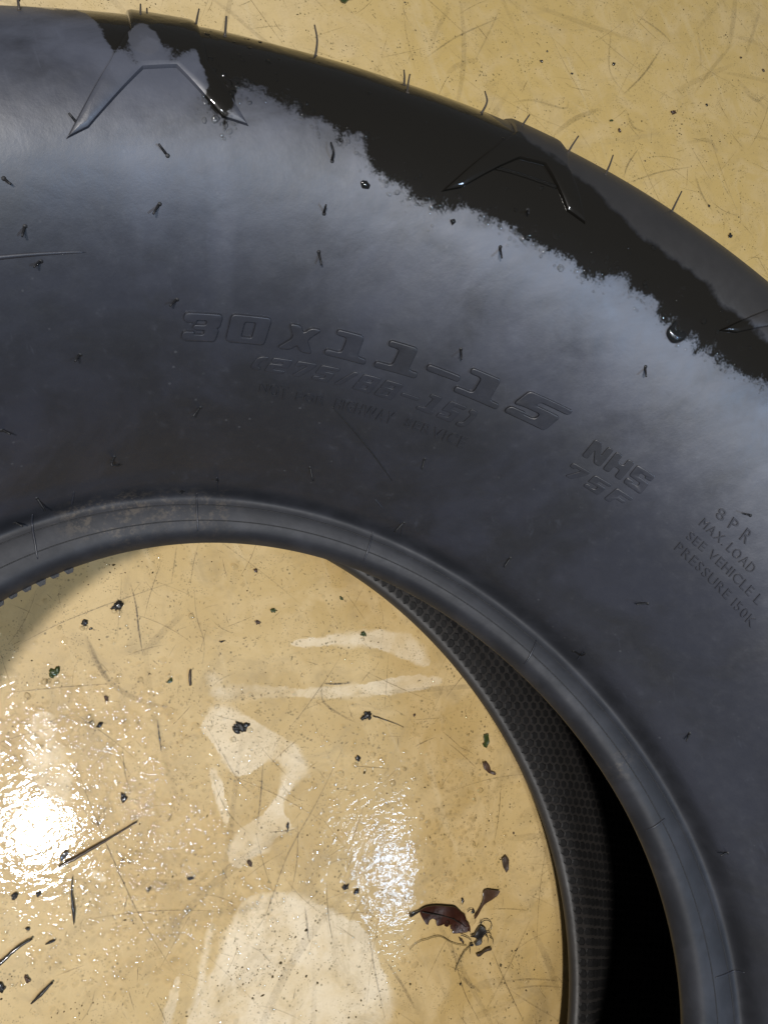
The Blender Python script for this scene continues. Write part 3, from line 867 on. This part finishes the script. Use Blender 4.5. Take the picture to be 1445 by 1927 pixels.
for a, b in (((371, 928), (372, 1000)), ((62, 968), (72, 1052)), ((703, 1000), (684, 1055)), ((1008, 1205), (985, 1250)), ((1250, 1540), (1215, 1562)), ((1400, 1830), (1345, 1840))):
    ha, hb = hit(*a), hit(*b)
    if ha and hb: skin_ridge(ha[0], ha[1], hb[0], hb[1], .00048, 'bead_ridge')
for a, b in (((408, 898), (409, 925)), ((70, 938), (82, 962)), ((758, 985), (754, 1008)), ((706, 940), (722, 958)), ((1095, 1228), (1085, 1242)), ((140, 925), (135, 950))):
    ha, hb = hit(*a), hit(*b)
    if ha and hb: skin_ridge(ha[0], ha[1], hb[0], hb[1], .00034, 'mould_ridge')
# raised ring ridge high on the sidewall, fading out
h0, h1 = hit(0, 468), hit(165, 475)
skin_ridge(h1[0], h1[1], h0[0] + .25, h0[1], .0010, 'ring_ridge', 50, lift=-.0004)
# dark score line
h0, h1 = hit(624, 764), hit(738, 905)
skin_ridge(h0[0], h0[1], h1[0], h1[1], .00035, 'score_line', 30, M_HAIR)

# ---- hexagon texture of the inner liner and bead
def hexes():
    V, Fc = [], []
    sT = ARC[int(np.argmin(np.where(np.arange(NP) > NP * .45, np.abs(PROF[:, 0] - .2075) + 5 * np.abs(PROF[:, 1] - .0550), 9)))]
    pitch = .0056; rows = 24
    for r_ in range(rows):
        s = sT + r_ * pitch * .866
        j = int(np.searchsorted(ARC, s)) % NP; rad = PROF[j, 0]; n = int(2 * PI * rad / pitch)
        for k in range(n):
            t = (k + .5 * (r_ % 2)) * 2 * PI / n
            td = (math.degrees(t) + 180) % 360 - 180
            if not -75 < td < 100: continue
            c = surf(t, s); e1 = (surf(t + .004, s) - surf(t - .004, s)).normalized(); e2 = (surf(t, s + .001) - surf(t, s - .001)).normalized(); nn = e1.cross(e2)
            if nn.dot(Vector((-math.cos(t), -math.sin(t), 1.0))) < 0: nn = -nn
            b = len(V); ra = pitch * .56; rb_ = pitch * .36; hh = .00022 * random.uniform(.3, 1.2)
            for q, hz in ((ra, -.0002), (rb_, hh)):
                for m in range(6):
                    a = m * PI / 3 + PI / 6; V.append(c + e1 * math.cos(a) * q + e2 * math.sin(a) * q + nn * hz)
            for m in range(6): Fc.append((b + m, b + (m + 1) % 6, b + 6 + (m + 1) % 6, b + 6 + m))
            Fc.append(tuple(b + 6 + m for m in range(6)))
    return V, Fc


V, Fc = hexes()
M_LINER = simple_mat('liner_rubber', (.009, .0088, .009), .6, .6, 0, 120); M_LINER.node_tree.nodes['Principled BSDF'].inputs['Specular IOR Level'].default_value = .22
o = mesh_obj('hexagon_liner', V, Fc, M_LINER, tyre); o['kind'] = 'stuff'

# little teeth of flash along the toe of the upper bead
V, Fc = [], []
for k in range(26):
    t = math.radians(92.0 + k * 1.55); c = surf(t, 0.0); b = len(V)
    e1 = (surf(t + .004, 0) - surf(t - .004, 0)).normalized(); out = Vector((-math.cos(t), -math.sin(t), 0)); h_ = random.uniform(.0010, .0019)
    for dx, dr, dz in ((-.0024, -.001, 0), (.0024, -.001, 0), (.0011, h_, -.0006), (-.0011, h_, -.0006), (-.0024, -.001, -.0014), (.0024, -.001, -.0014), (.0011, h_, -.0014), (-.0011, h_, -.0014)):
        V.append(c + e1 * dx + out * dr + Vector((0, 0, dz)))
    Fc += [(b, b + 1, b + 2, b + 3), (b + 4, b + 7, b + 6, b + 5), (b + 3, b + 2, b + 6, b + 7), (b, b + 3, b + 7, b + 4), (b + 1, b + 5, b + 6, b + 2)]
o = mesh_obj('toe_flash', V, Fc, M_HAIR, tyre)

# ---- vent hairs
def vent(base, tips, r=.00055, mat=None, name='vent_hair', nib=True):
    h = hit(*base)
    if not h: return
    p, n = h[2], h[3]; dist = (p - CAM).length
    path = [p - n * .0006]
    for q, up in tips:
        d = ray(*q)
        g = hit(*q)
        if g and (g[2] - p).length < .03: path.append(g[2] + g[3] * up)
        else: path.append(CAM + d * (dist + up))
    P = smooth_path(path, 4) if len(path) > 2 else [path[0].lerp(path[1], f / 3) for f in range(4)]
    V, Fc = tube_geo(P, [r * (1.2 if i == 0 else 1 - .45 * i / len(P)) for i in range(len(P))], 7)
    if nib:   # small moulded foot
        a = n.orthogonal().normalized(); b = n.cross(a); k0 = len(V); m = 8
        for q, z in ((r * 2.0, -.0003), (r * 1.1, r * .5)):
            for k in range(m): V.append(p + (a * math.cos(2 * PI * k / m) + b * math.sin(2 * PI * k / m)) * q + n * z)
        for k in range(m): Fc.append((k0 + k, k0 + (k + 1) % m, k0 + m + (k + 1) % m, k0 + m + k))
        Fc.append(tuple(k0 + m + k for k in range(m)))
    return mesh_obj(name, V, Fc, mat or M_HAIR, tyre, True)


for base, tips in [((265, 47), [(265, 26), (265, 8)]), ((277, 44), [(277, 30), (277, 16)]), ((368, 56), [(371, 36), (375, 17)]), ((424, 68), [(424, 60), (424, 52)]), ((594, 104), [(597, 76), (592, 47)]),
                   ((761, 160), [(761, 146), (760, 132)]), ((767, 174), [(768, 157), (771, 140)]), ((906, 212), [(916, 192), (912, 172)]), ((975, 248), [(985, 232), (996, 216)]), ((1067, 290), [(1076, 274), (1088, 256)]),
                   ((1139, 328), [(1146, 312), (1153, 292)]), ((1264, 398), [(1272, 380), (1282, 360)]), ((37, 20), [(38, 12), (38, 2)])]:
    vent(base, [(q, .004 * (i + 1)) for i, q in enumerate(tips)], .00042, M_HAIR2)
for base, tips in [((150, 236), [((130, 216), .0015)]), ((316, 293), [((298, 272), .0015)]), ((625, 303), [((624, 288), .003), ((620, 271), .002)]), ((610, 402), [((610, 384), .0035)]),
                   ((301, 384), [((286, 399), .003)]), ((48, 426), [((40, 440), .003)]), ((78, 492), [((62, 496), .003)]), ((334, 564), [((318, 568), .003)]), ((152, 668), [((139, 670), .003)]),
                   ((378, 767), [((362, 773), .003)]), ((867, 657), [((866, 668), .004)]), ((1214, 690), [((1210, 706), .003)]), ((941, 465), [((938, 484), .004)]), ((600, 474), [((603, 494), .003)]),
                   ((799, 864), [((795, 874), .003)]), ((583, 880), [((590, 895), .003)]), ((410, 903), [((407, 897), .003)]), ((70, 938), [((82, 950), .003)]), ((760, 984), [((744, 992), .003)]),
                   ((960, 1050), [((950, 1060), .003)]), ((1218, 1136), [((1198, 1130), .003)]), ((1297, 1380), [((1291, 1388), .003)]), ((1368, 1605), [((1358, 1603), .003)]), ((1411, 970), [((1398, 963), .003)]),
                   ((216, 860), [((208, 864), .003), ((224, 866), .002)]), ((28, 984), [((38, 978), .003)]), ((346, 924), [((338, 921), .002)]), ((8, 336), [((20, 345), .002)]), ((4, 810), [((16, 806), .003)]),
                   ((1078, 1226), [((1095, 1228), .002), ((1105, 1222), .003)]), ((993, 395), [((988, 404), .003)])]:
    vent(base, tips, .00046)

#%%WATER
def water_mat():
    M = NT('water'); f = M.n('ShaderNodeFresnel'); f.inputs['IOR'].default_value = 1.5
    t = M.n('ShaderNodeBsdfTransparent'); t.inputs[0].default_value = (.97, .97, .96, 1)
    g = M.n('ShaderNodeBsdfGlossy'); g.inputs['Roughness'].default_value = .04
    mx = M.n('ShaderNodeMixShader'); M.link(f.outputs[0], mx.inputs[0]); M.link(t.outputs[0], mx.inputs[1]); M.link(g.outputs[0], mx.inputs[2]); M.link(mx.outputs[0], M.out.inputs[0])
    return M.m


M_WATER = water_mat()
DV, DF = [], []


def dome(p, n, r, hgt, V, Fc, st=1.0, seg=10, rings=4):
    a = n.orthogonal().normalized(); b = n.cross(a); k0 = len(V); a0 = random.uniform(0, PI); j = [random.uniform(.8, 1.15) for _ in range(seg)]
    for q in range(rings):
        f = q / rings; rr = r * math.cos(f * PI / 2); z = hgt * math.sin(f * PI / 2)
        for k in range(seg):
            c = 2 * PI * k / seg; u, v = math.cos(c) * rr * j[k] * st, math.sin(c) * rr * j[k] / st
            V.append(p + a * (u * math.cos(a0) - v * math.sin(a0)) + b * (u * math.sin(a0) + v * math.cos(a0)) + n * (z - .00005))
    V.append(p + n * hgt)
    for q in range(rings - 1):
        for k in range(seg): Fc.append((k0 + q * seg + k, k0 + q * seg + (k + 1) % seg, k0 + (q + 1) * seg + (k + 1) % seg, k0 + (q + 1) * seg + k))
    t = k0 + (rings - 1) * seg
    for k in range(seg): Fc.append((t + k, t + (k + 1) % seg, k0 + rings * seg))


Z = Vector((0, 0, 1))


def drops_floor(n, cx, cy, sx, sy, rmin, rmean, hf=.35):
    for _ in range(n):
        x, y = random.gauss(cx, sx), random.gauss(cy, sy)
        g = gp(x, y)
        if math.hypot(g.x, g.y) > .24: continue
        r = min(.0024, rmin + .0003 + random.expovariate(1 / (rmean * 1.5))); dome(Vector((g.x, g.y, .0012)), Z, r, r * random.uniform(.05, hf * .5), DV, DF, random.uniform(.85, 1.25), 8, 3)


drops_floor(1300, 130, 1560, 140, 130, .0003, .00035)
drops_floor(1000, 330, 1640, 110, 110, .0003, .0003)
drops_floor(260, 855, 1560, 60, 80, .0003, .0003, .45)
drops_floor(140, 800, 1480, 90, 130, .0003, .0003, .4)
drops_floor(600, 130, 1380, 120, 60, .0003, .0004)
drops_floor(200, 200, 1800, 160, 80, .0003, .0003)
drops_floor(800, 450, 1500, 350, 260, .0003, .00025)
for x, y in ((160, 1180), (112, 1182), (265, 1279), (52, 1310), (408, 1330), (485, 1340), (92, 1282), (84, 1283), (108, 1284), (220, 1280), (470, 1375), (440, 1392), (668, 1440), (738, 1474), (760, 1448), (836, 1432), (215, 1150), (681, 1203), (360, 1160), (225, 1152), (155, 1183)):
    g = gp(x, y); r = random.uniform(.0011, .0018); dome(Vector((g.x, g.y, .0012)), Z, r, r * .4, DV, DF, 1.1, 12, 4)
o = mesh_obj('floor_droplets', DV, DF, M_WATER, None, True)
tag(o, 'clear water droplets beaded on the floor inside the tyre opening', 'water droplets', kind='stuff')
TV, TF2 = [], []
for k in range(520):
    i = random.choice(range(5, len(WETL) - 1)); f = random.random()
    x = WETL[i][0] * (1 - f) + WETL[i + 1][0] * f; y = WETL[i][1] * (1 - f) + WETL[i + 1][1] * f
    if random.random() < .45: x, y = random.gauss(x + 12, 22), random.gauss(y - 30, 40)
    else: x, y = random.gauss(x - 4, 9), random.gauss(y + 6, 11)
    h = hit(x, y)
    if not h: continue
    r = min(.0013, .00025 + random.expovariate(1 / .00025)); dome(h[2] + h[3] * .0001, h[3], r, r * random.uniform(.12, .4), TV, TF2, random.uniform(.8, 1.2), 8, 3)
o = mesh_obj('tyre_droplets', TV, TF2, M_WATER, None, True)
tag(o, 'tiny water droplets along the wet edge of the tyre shoulder', 'water droplets', kind='stuff')
M_DARKW = simple_mat('dark_water_bead', (.006, .006, .006), .04, .1, 1.0)


def skin_drop(pts, radii, label, group=None):
    path = []
    for x, y in pts:
        h = hit(x, y); path.append(h[2] + h[3] * .0002)
    V, Fc = [], []
    n = hit(*pts[0])[3]
    P = smooth_path(path, 5); R = np.interp(np.linspace(0, 1, len(P)), np.linspace(0, 1, len(radii)), radii)
    tube_geo(P, R, 12, V, Fc)
    c = sum(P, Vector()) / len(P)
    V = [v - n * ((v - c).dot(n)) * .45 for v in V]
    o = mesh_obj('water_drop', V, Fc, M_DARKW, None, True); tag(o, label, 'water drop', group)
    return o


skin_drop([(1272, 606), (1266, 614), (1263, 624), (1270, 633), (1281, 633), (1288, 626)], [.0006, .0009, .0021, .0026, .0018, .0010], 'big hooked water drop hanging below the wet edge of the tyre')
skin_drop([(680, 341), (686, 347), (695, 352)], [.0005, .0014, .0007], 'small oval water drop left of the wet shoulder patch', None)
skin_drop([(848, 419), (856, 415)], [.0010, .0006], 'dark water bead on the pale sidewall below the waterline', None)
skin_drop([(990, 452), (993, 444)], [.0011, .0009], 'dark round water drop beside a vent hair near the wet edge', None)
V, Fc = [], []
pp = []
for x, y in [(932, 317), (950, 321), (968, 326), (990, 333), (1010, 340), (1030, 347), (1046, 353)]:
    h = hit(x, y); pp.append(h[2] + h[3] * .0003)
tube_geo(smooth_path(pp, 6), .00055, 8, V, Fc)
tag(mesh_obj('water_trickle', V, Fc, M_WATER, None, True), 'thin bright line of water caught along a raised lug edge', 'water trickle')

#%%DEBRIS
LEAF = simple_mat('wet_brown_leaf', (.035, .011, .006), .35, .7, .45, 150)
DARK = simple_mat('wet_dirt', (.012, .010, .008), .45, .5, .6, 500)
BARK = simple_mat('wet_bark', (.045, .028, .016), .5, .5, .3, 300)
GREEN = simple_mat('green_leaf_bit', (.035, .050, .010), .4, .4, .7, 300)
BROWN = simple_mat('brown_seed', (.060, .030, .015), .45, .5, .5, 300)
OLIVE = simple_mat('olive_straw', (.20, .14, .05), .5, .3, 0, 300)


def slab(name, px, mat, label, cat, thick=.0006, curl=.0015, group=None, parent=None, z0=.0013, off=(0, 0), sc=1.0, seed=0):
    """leaf-like sheet with its own thickness, gently curled, lying on the floor"""
    P = [gp(x * sc + off[0], y * sc + off[1]) for x, y in px]
    c = sum(P, Vector()) / len(P); c.z = 0
    loc = [((p - c).x, (p - c).y) for p in P]
    me = flat_mesh([loc], extrude=thick / 2, bevel=min(.0002, thick / 4))
    bm = chop(me, max(.0012, max(abs(a) + abs(b) for a, b in loc) / 8))
    R = max(math.hypot(*l) for l in loc)
    rnd = random.Random(seed + len(px)); ph = rnd.uniform(0, 6); a = rnd.uniform(0, PI)
    for v in bm.verts:
        u = (v.co.x * math.cos(a) + v.co.y * math.sin(a)) / R; w = (-v.co.x * math.sin(a) + v.co.y * math.cos(a)) / R
        v.co.z += z0 + thick / 2 + curl * (u * u * .7 + .35 * (1 + math.sin(5 * u + ph) * math.cos(4 * w + ph)))
    bm.normal_update()
    for f in bm.faces: f.smooth = True
    for e in bm.edges:
        if len(e.link_faces) == 2 and e.calc_face_angle(0) > .6: e.smooth = False
    m2 = bpy.data.meshes.new(name); bm.to_mesh(m2); bm.free(); m2.materials.append(mat)
    o = bpy.data.objects.new(name, m2); COL.objects.link(o); o.location = c
    if parent: o.parent = parent; o.location = c - parent.location
    if label: tag(o, label, cat, group)
    return o


def stick(name, px, radii, mat, label, cat, group=None, parent=None, z=.0016, seg=7):
    P = smooth_path([gp(x, y) for x, y in px], 5); c = P[0].copy(); c.z = 0
    R = np.interp(np.linspace(0, 1, len(P)), np.linspace(0, 1, len(radii)), radii)
    P = [Vector((p.x + random.gauss(0, .00008), p.y + random.gauss(0, .00008), z + R[i] * .8)) - c for i, p in enumerate(P)]
    V, Fc = tube_geo(P, R, seg); o = mesh_obj(name, V, Fc, mat, None, True); o.location = c
    if parent: o.parent = parent; o.location = c - parent.location
    if label: tag(o, label, cat, group)
    return o


K = 260 / 1445


def kx(pts): return [(720 + x * K, 1640 + y * K) for x, y in pts]


# the big half-eaten leaf: blade, stalk, midrib
lf = bpy.data.objects.new('brown_leaf', None); COL.objects.link(lf); lf.location = gp(832, 1722); lf.location.z = 0; lf.empty_display_size = .01
tag(lf, 'torn wet reddish-brown leaf with a ragged lower edge, lying near the tyre bead', 'leaf')
slab('leaf_blade', kx([(368, 388), (400, 366), (430, 352), (480, 342), (540, 338), (600, 340), (650, 346), (700, 348), (740, 358), (790, 400), (815, 425), (840, 438), (852, 470), (850, 500), (870, 520), (885, 545), (887, 580), (885, 612), (868, 600), (840, 618), (800, 622), (760, 632), (722, 636), (710, 626), (722, 605), (696, 588), (692, 572), (708, 552), (700, 540), (680, 546), (668, 562), (648, 566), (628, 552), (622, 532), (600, 546), (570, 552), (550, 552), (542, 530), (545, 504), (525, 486), (505, 480), (480, 496), (468, 520), (458, 545), (440, 540), (424, 512), (405, 482), (388, 452), (376, 425)]), LEAF, None, None, .0005, .0030, parent=lf)
stick('leaf_stalk', kx([(265, 452), (310, 432), (350, 412), (380, 396)]), [.0010, .0008, .0006, .0005], DARK, None, None, parent=lf, z=.002)
stick('midrib', kx([(385, 398), (480, 420), (600, 440), (720, 480), (840, 560)]), [.0004, .0004, .00035, .0003, .0002], DARK, None, None, parent=lf, z=.0038)
for i, (x, y, r) in enumerate([(438, 478, 16), (560, 462, 14), (655, 510, 24), (745, 560, 20), (700, 415, 12), (835, 455, 14), (578, 470, 10), (850, 500, 12), (720, 470, 10), (700, 380, 9), (550, 405, 9), (640, 545, 12), (800, 590, 16), (460, 450, 10), (770, 500, 10)]):
    g = gp(720 + x * K, 1640 + y * K); q = []; fcs = []
    dome(Vector((g.x, g.y, .0034)), Z, r * K * .00032, r * K * .00022, q, fcs, 1.1, 10, 4); DV2 = mesh_obj('water_bead', [v - lf.location for v in q], fcs, M_WATER, lf, True)
slab('fan_leaf', kx([(1035, 200), (1050, 182), (1080, 174), (1110, 178), (1150, 184), (1205, 190), (1192, 220), (1178, 245), (1150, 268), (1120, 288), (1085, 305), (1062, 320), (1040, 342), (1015, 385), (990, 430), (965, 462), (950, 480), (935, 476), (950, 440), (985, 392), (1005, 355), (1022, 318), (1030, 280), (1028, 240)]), BROWN, 'small dark fan-shaped leaf on a thin stalk, above the torn brown leaf', 'leaf', .0005, .0016)
rt = bpy.data.objects.new('root_clump', None); COL.objects.link(rt); rt.location = gp(900, 1758); rt.location.z = 0; rt.empty_display_size = .01
tag(rt, 'black tangle of rootlets and dirt below the torn brown leaf', 'root clump')
slab('dirt_lump', kx([(895, 662), (915, 650), (942, 640), (960, 605), (985, 570), (1010, 552), (1030, 562), (1062, 600), (1045, 630), (1030, 655), (1015, 680), (1010, 715), (1000, 740), (975, 755), (950, 758), (940, 738), (965, 715), (970, 690), (940, 672)]), DARK, None, None, .0016, .0012, parent=rt)
for p in ([(1000, 540), (1030, 505), (1075, 494), (1110, 515), (1122, 550), (1105, 600), (1070, 640), (1020, 680)], [(1035, 650), (1080, 620), (1110, 640), (1115, 670)], [(1060, 650), (1085, 690), (1080, 735)], [(1100, 670), (1135, 700), (1135, 745)], [(800, 650), (860, 672), (900, 700), (915, 720)], [(890, 760), (895, 800), (895, 850)], [(870, 410), (900, 385), (940, 390)], [(1010, 500), (1005, 530), (980, 552)]):
    stick('rootlet', kx(p), [.0003, .00022, .0001], DARK, None, None, parent=rt, z=.0022, seg=5)
slab('root_nub', kx([(893, 745), (915, 738), (932, 745), (925, 765), (900, 768)]), DARK, None, None, .0012, .0005, parent=rt)
slab('bark_chip', kx([(962, 852), (985, 842), (1020, 828), (1060, 795), (1090, 784), (1118, 780), (1114, 806), (1080, 814), (1040, 835), (1000, 868), (978, 876), (966, 868)]), BARK, 'small dark bone-shaped bark chip below the root clump', 'bark chip', .0012, .0008)
stick('pale_thread', kx([(272, 812), (320, 758), (380, 722), (450, 700), (510, 680), (565, 668), (620, 682), (680, 718), (740, 745), (800, 758), (868, 768)]), [.00015, .00022, .00025, .0002], OLIVE, 'fine curved olive thread stretching left of the root clump', 'thread')
stick('straw', kx([(745, 1036), (765, 975), (800, 900), (840, 830), (890, 778)]), [.00025, .00035, .0003], OLIVE, 'thin pale straw running down from the root clump', 'straw')
slab('seed_husk', [(948, 1608), (954, 1616), (953, 1634), (949, 1640), (944, 1630), (941, 1614)], BARK, 'upright dark oval seed husk near the right bead edge', 'seed husk', .0010, .0008)
slab('green_leaf_bit', [(907, 1388), (908, 1382), (916, 1380), (918, 1395), (913, 1407), (908, 1405), (905, 1400), (909, 1397)], GREEN, 'small green leaf scrap near the right bead edge', 'leaf scrap', .0005, .0009)
slab('brown_scrap', [(905, 1434), (912, 1432), (918, 1440), (921, 1450), (930, 1454), (928, 1458), (917, 1454), (908, 1446)], BROWN, 'little brown scrap just below the green leaf scrap', 'leaf scrap', .0006, .0009)
stick('long_twig', [(112, 1629), (140, 1614), (175, 1594), (210, 1574), (258, 1545)], [.0008, .0010, .0009, .0006, .0004], BARK, 'long straight brown twig crossing the bright glare at lower left', 'twig', z=.0018)
slab('dirt_flake', [(114, 1610), (122, 1600), (130, 1600), (128, 1608), (120, 1616), (116, 1620)], DARK, 'dark flake lying right above the end of the long twig', 'dirt flake', .0008, .0008)
stick('dark_needle', [(137, 1648), (136, 1680), (139, 1710), (140, 1738)], [.0002, .0005, .0009, .0002], DARK, 'narrow black needle pointing straight down below the long twig', 'needle')
stick('black_twig', [(-6, 1816), (15, 1798), (35, 1780), (62, 1763)], [.0012, .0010, .0009, .0006], DARK, 'thick black twig entering from the left edge of the floor', 'twig', z=.0018)
stick('grey_sliver', [(60, 1886), (78, 1868), (100, 1845)], [.0004, .0010, .0006], DARK, 'short dark sliver slanting at the lower left corner', 'sliver')
stick('brown_splinter', [(358, 1260), (357, 1272), (358, 1290)], [.0006, .0008, .0007], BARK, 'short upright brown splinter inside the opening below the bead', 'splinter')
slab('green_crumb', [(638, 2), (648, -1), (655, 2), (648, 9), (641, 6)], GREEN, 'tiny green leaf crumb at the far edge beyond the tyre', 'leaf scrap', .0005, .0006)

CR = 'dark crumbs of dirt on the floor'


from mathutils import noise


def crumb(x, y, r, label, mat=None, st=1.0, ang=0.0):
    """irregular lump of dirt"""
    g = gp(x, y); R = r * (.00024 if y > 900 else .00034)
    bm = bmesh.new(); sd = Vector((x * .37, y * .21, 0)); rnd = random.Random(int(x * 7 + y)); nb = 3 if r < 6 else 7
    for q in range(nb):
        a = rnd.uniform(0, 2 * PI); rr = (0 if q == 0 else rnd.uniform(.25, .85)); k0 = len(bm.verts)
        g_ = bmesh.ops.create_icosphere(bm, subdivisions=3, radius=1)
        sc = rnd.uniform(.5, .75) if q == 0 else rnd.uniform(.18, .5); e = rnd.uniform(.6, 1.5); a2 = rnd.uniform(0, PI)
        for v in g_['verts']:
            k = 1 + .5 * noise.noise(v.co * 1.7 + sd + Vector((q, 0, 0))) + .35 * noise.noise(v.co * 4 + sd)
            u, w = v.co.x * e * k * sc, v.co.y / e * k * sc
            u, w = u * math.cos(a2) - w * math.sin(a2) + math.cos(a) * rr, u * math.sin(a2) + w * math.cos(a2) + math.sin(a) * rr
            v.co = Vector((u * R * st, w * R / st, max(-.1, v.co.z) * k * R * .5 * sc + .0))
    for f in bm.faces: f.smooth = True
    me = bpy.data.meshes.new('dirt_crumb'); bm.to_mesh(me); bm.free(); me.materials.append(mat or DARK)
    o = bpy.data.objects.new('dirt_crumb', me); COL.objects.link(o); o.location = (g.x, g.y, .0012); o.rotation_euler = (0, 0, ang)
    tag(o, label, 'dirt crumb', CR); return o


for x, y, r, lab, mat, st, an in [
    (224, 1139, 13, 'shiny black crumb nearest the shadow edge inside the opening', None, 1.2, .3), (160, 1172, 8, 'black crumb with white glints just left of the shiny crumb', None, .9, 0),
    (171, 1183, 4, 'tiny dot of dirt touching the crumb with white glints', None, 1, 0), (101, 1265, 13, 'greenish black crumb ringed by glints at far left', GREEN, .9, .4),
    (453, 1368, 17, 'largest black crumb, on the pale dry patch', None, 1.35, -.5), (690, 1346, 13, 'black crumb with a thin tail right of the largest crumb', None, 1.2, .2),
    (672, 1427, 8, 'compact black crumb alone below the tailed crumb', None, 1, 0), (234, 1502, 9, 'tall black crumb above the upper end of the long twig', None, .75, .2),
    (188, 1364, 7, 'black crumb over a round glint beside the narrow dry patch', None, 1.2, .4), (648, 1669, 7, 'left one of a pair of black crumbs near the floor centre', None, 1.3, 0),
    (669, 1677, 7, 'round right one of the pair of black crumbs near the floor centre', None, 1, 0), (642, 1127, 6, 'upright green-black crumb close under the bead at the right', GREEN, .7, .2),
    (513, 1149, 7, 'green-black crumb in the middle of the upper floor', GREEN, 1.2, -.5), (481, 1074, 6, 'grey-brown crumb close under the top of the bead', BROWN, 1.1, 0),
    (683, 1192, 8, 'olive crumb with glints at the upper pale smear', GREEN, .9, 0), (484, 1171, 6, 'dark curled fleck below the green-black middle crumb', BROWN, .7, .5),
    (418, 1207, 5, 'tiny pair of black specks left of the upper pale smear', None, 1.6, 0), (320, 1281, 6, 'green-black crumb below the long dark scratch', GREEN, 1.1, 0),
    (200, 1313, 6, 'dark fleck among glints above the narrow dry patch', BROWN, .8, 0), (470, 1623, 7, 'brown crumb at the tip of the lower pale patch', BROWN, .8, .2),
    (541, 1555, 6, 'dark fleck at the right tip of the large dry patch', None, .6, -.4), (29, 1683, 8, 'black crumb ringed by glare near the left edge', None, 1, 0),
    (73, 1681, 6, 'smaller black crumb right of the ringed one', None, .9, 0), (53, 1747, 5, 'small black crumb just above the black twig', None, 1, 0),
    (96, 1771, 6, 'flat black crumb right of the black twig', None, 1.5, -.2), (52, 1841, 8, 'tall brown-black crumb below the black twig', BROWN, .65, .2),
    (2, 1856, 12, 'black blob at the left edge of the floor below the twig', None, .8, 0), (358, 1652, 6, 'dark crumb between the twig and the lower pale patch', None, 1.4, -.4),
    (779, 1345, 5, 'small brown crumb with a hair-thin tail at the right', BROWN, 1, 0), (865, 1850, 4, 'tiny dark dot below the torn leaf', None, 1, 0),
    (869, 1694, 6, 'small dark chip between the torn leaf and the fan leaf', DARK, .7, -.4), (868, 1770, 6, 'thin dark chip under the tip of the torn leaf', BARK, .5, .4),
    (889, 1713, 6, 'round black bead of dirt at the fan leaf stalk', None, 1, 0), (965, 1567, 4, 'small brown fleck near the right bead edge', BROWN, 1, 0),
    (1265, 213, 7, 'reddish dark crumb beyond the tyre in the far corner', BROWN, 1.2, 0), (1372, 445, 7, 'dark crumb closest to the tyre at the right edge', None, 1.1, 0),
    (1018, 117, 5, 'black crumb on the bare floor beyond the tyre top', None, .9, 0), (1153, 122, 5, 'dark grey crumb on the far floor between scuffs', None, 1, 0),
    (1164, 247, 6, 'brown elongated crumb just beyond the tyre', BROWN, .7, .3), (1148, 228, 5, 'small olive fleck beside the brown elongated crumb', GREEN, 1.4, 0),
    (1332, 388, 4, 'small dark crumb near the tyre above the right edge', None, 1, 0), (1327, 198, 4, 'tiny dark crumb right of the reddish one', None, 1, 0), (1074, 140, 3, 'tiny dark dot between two black far crumbs', None, 1, 0),
    (1392, 110, 4, 'small brown crumb in the upper right corner', BROWN, 1, 0), (1434, 134, 4, 'upright purplish speck at the far right edge', BROWN, .6, 0)]:
    crumb(x, y, r, lab, mat, st, an)
stick('crumb_tail', [(700, 1347), (725, 1355), (758, 1368)], [.0003, .0002, .0001], DARK, 'hair-thin stem trailing right from a black crumb', 'stem')
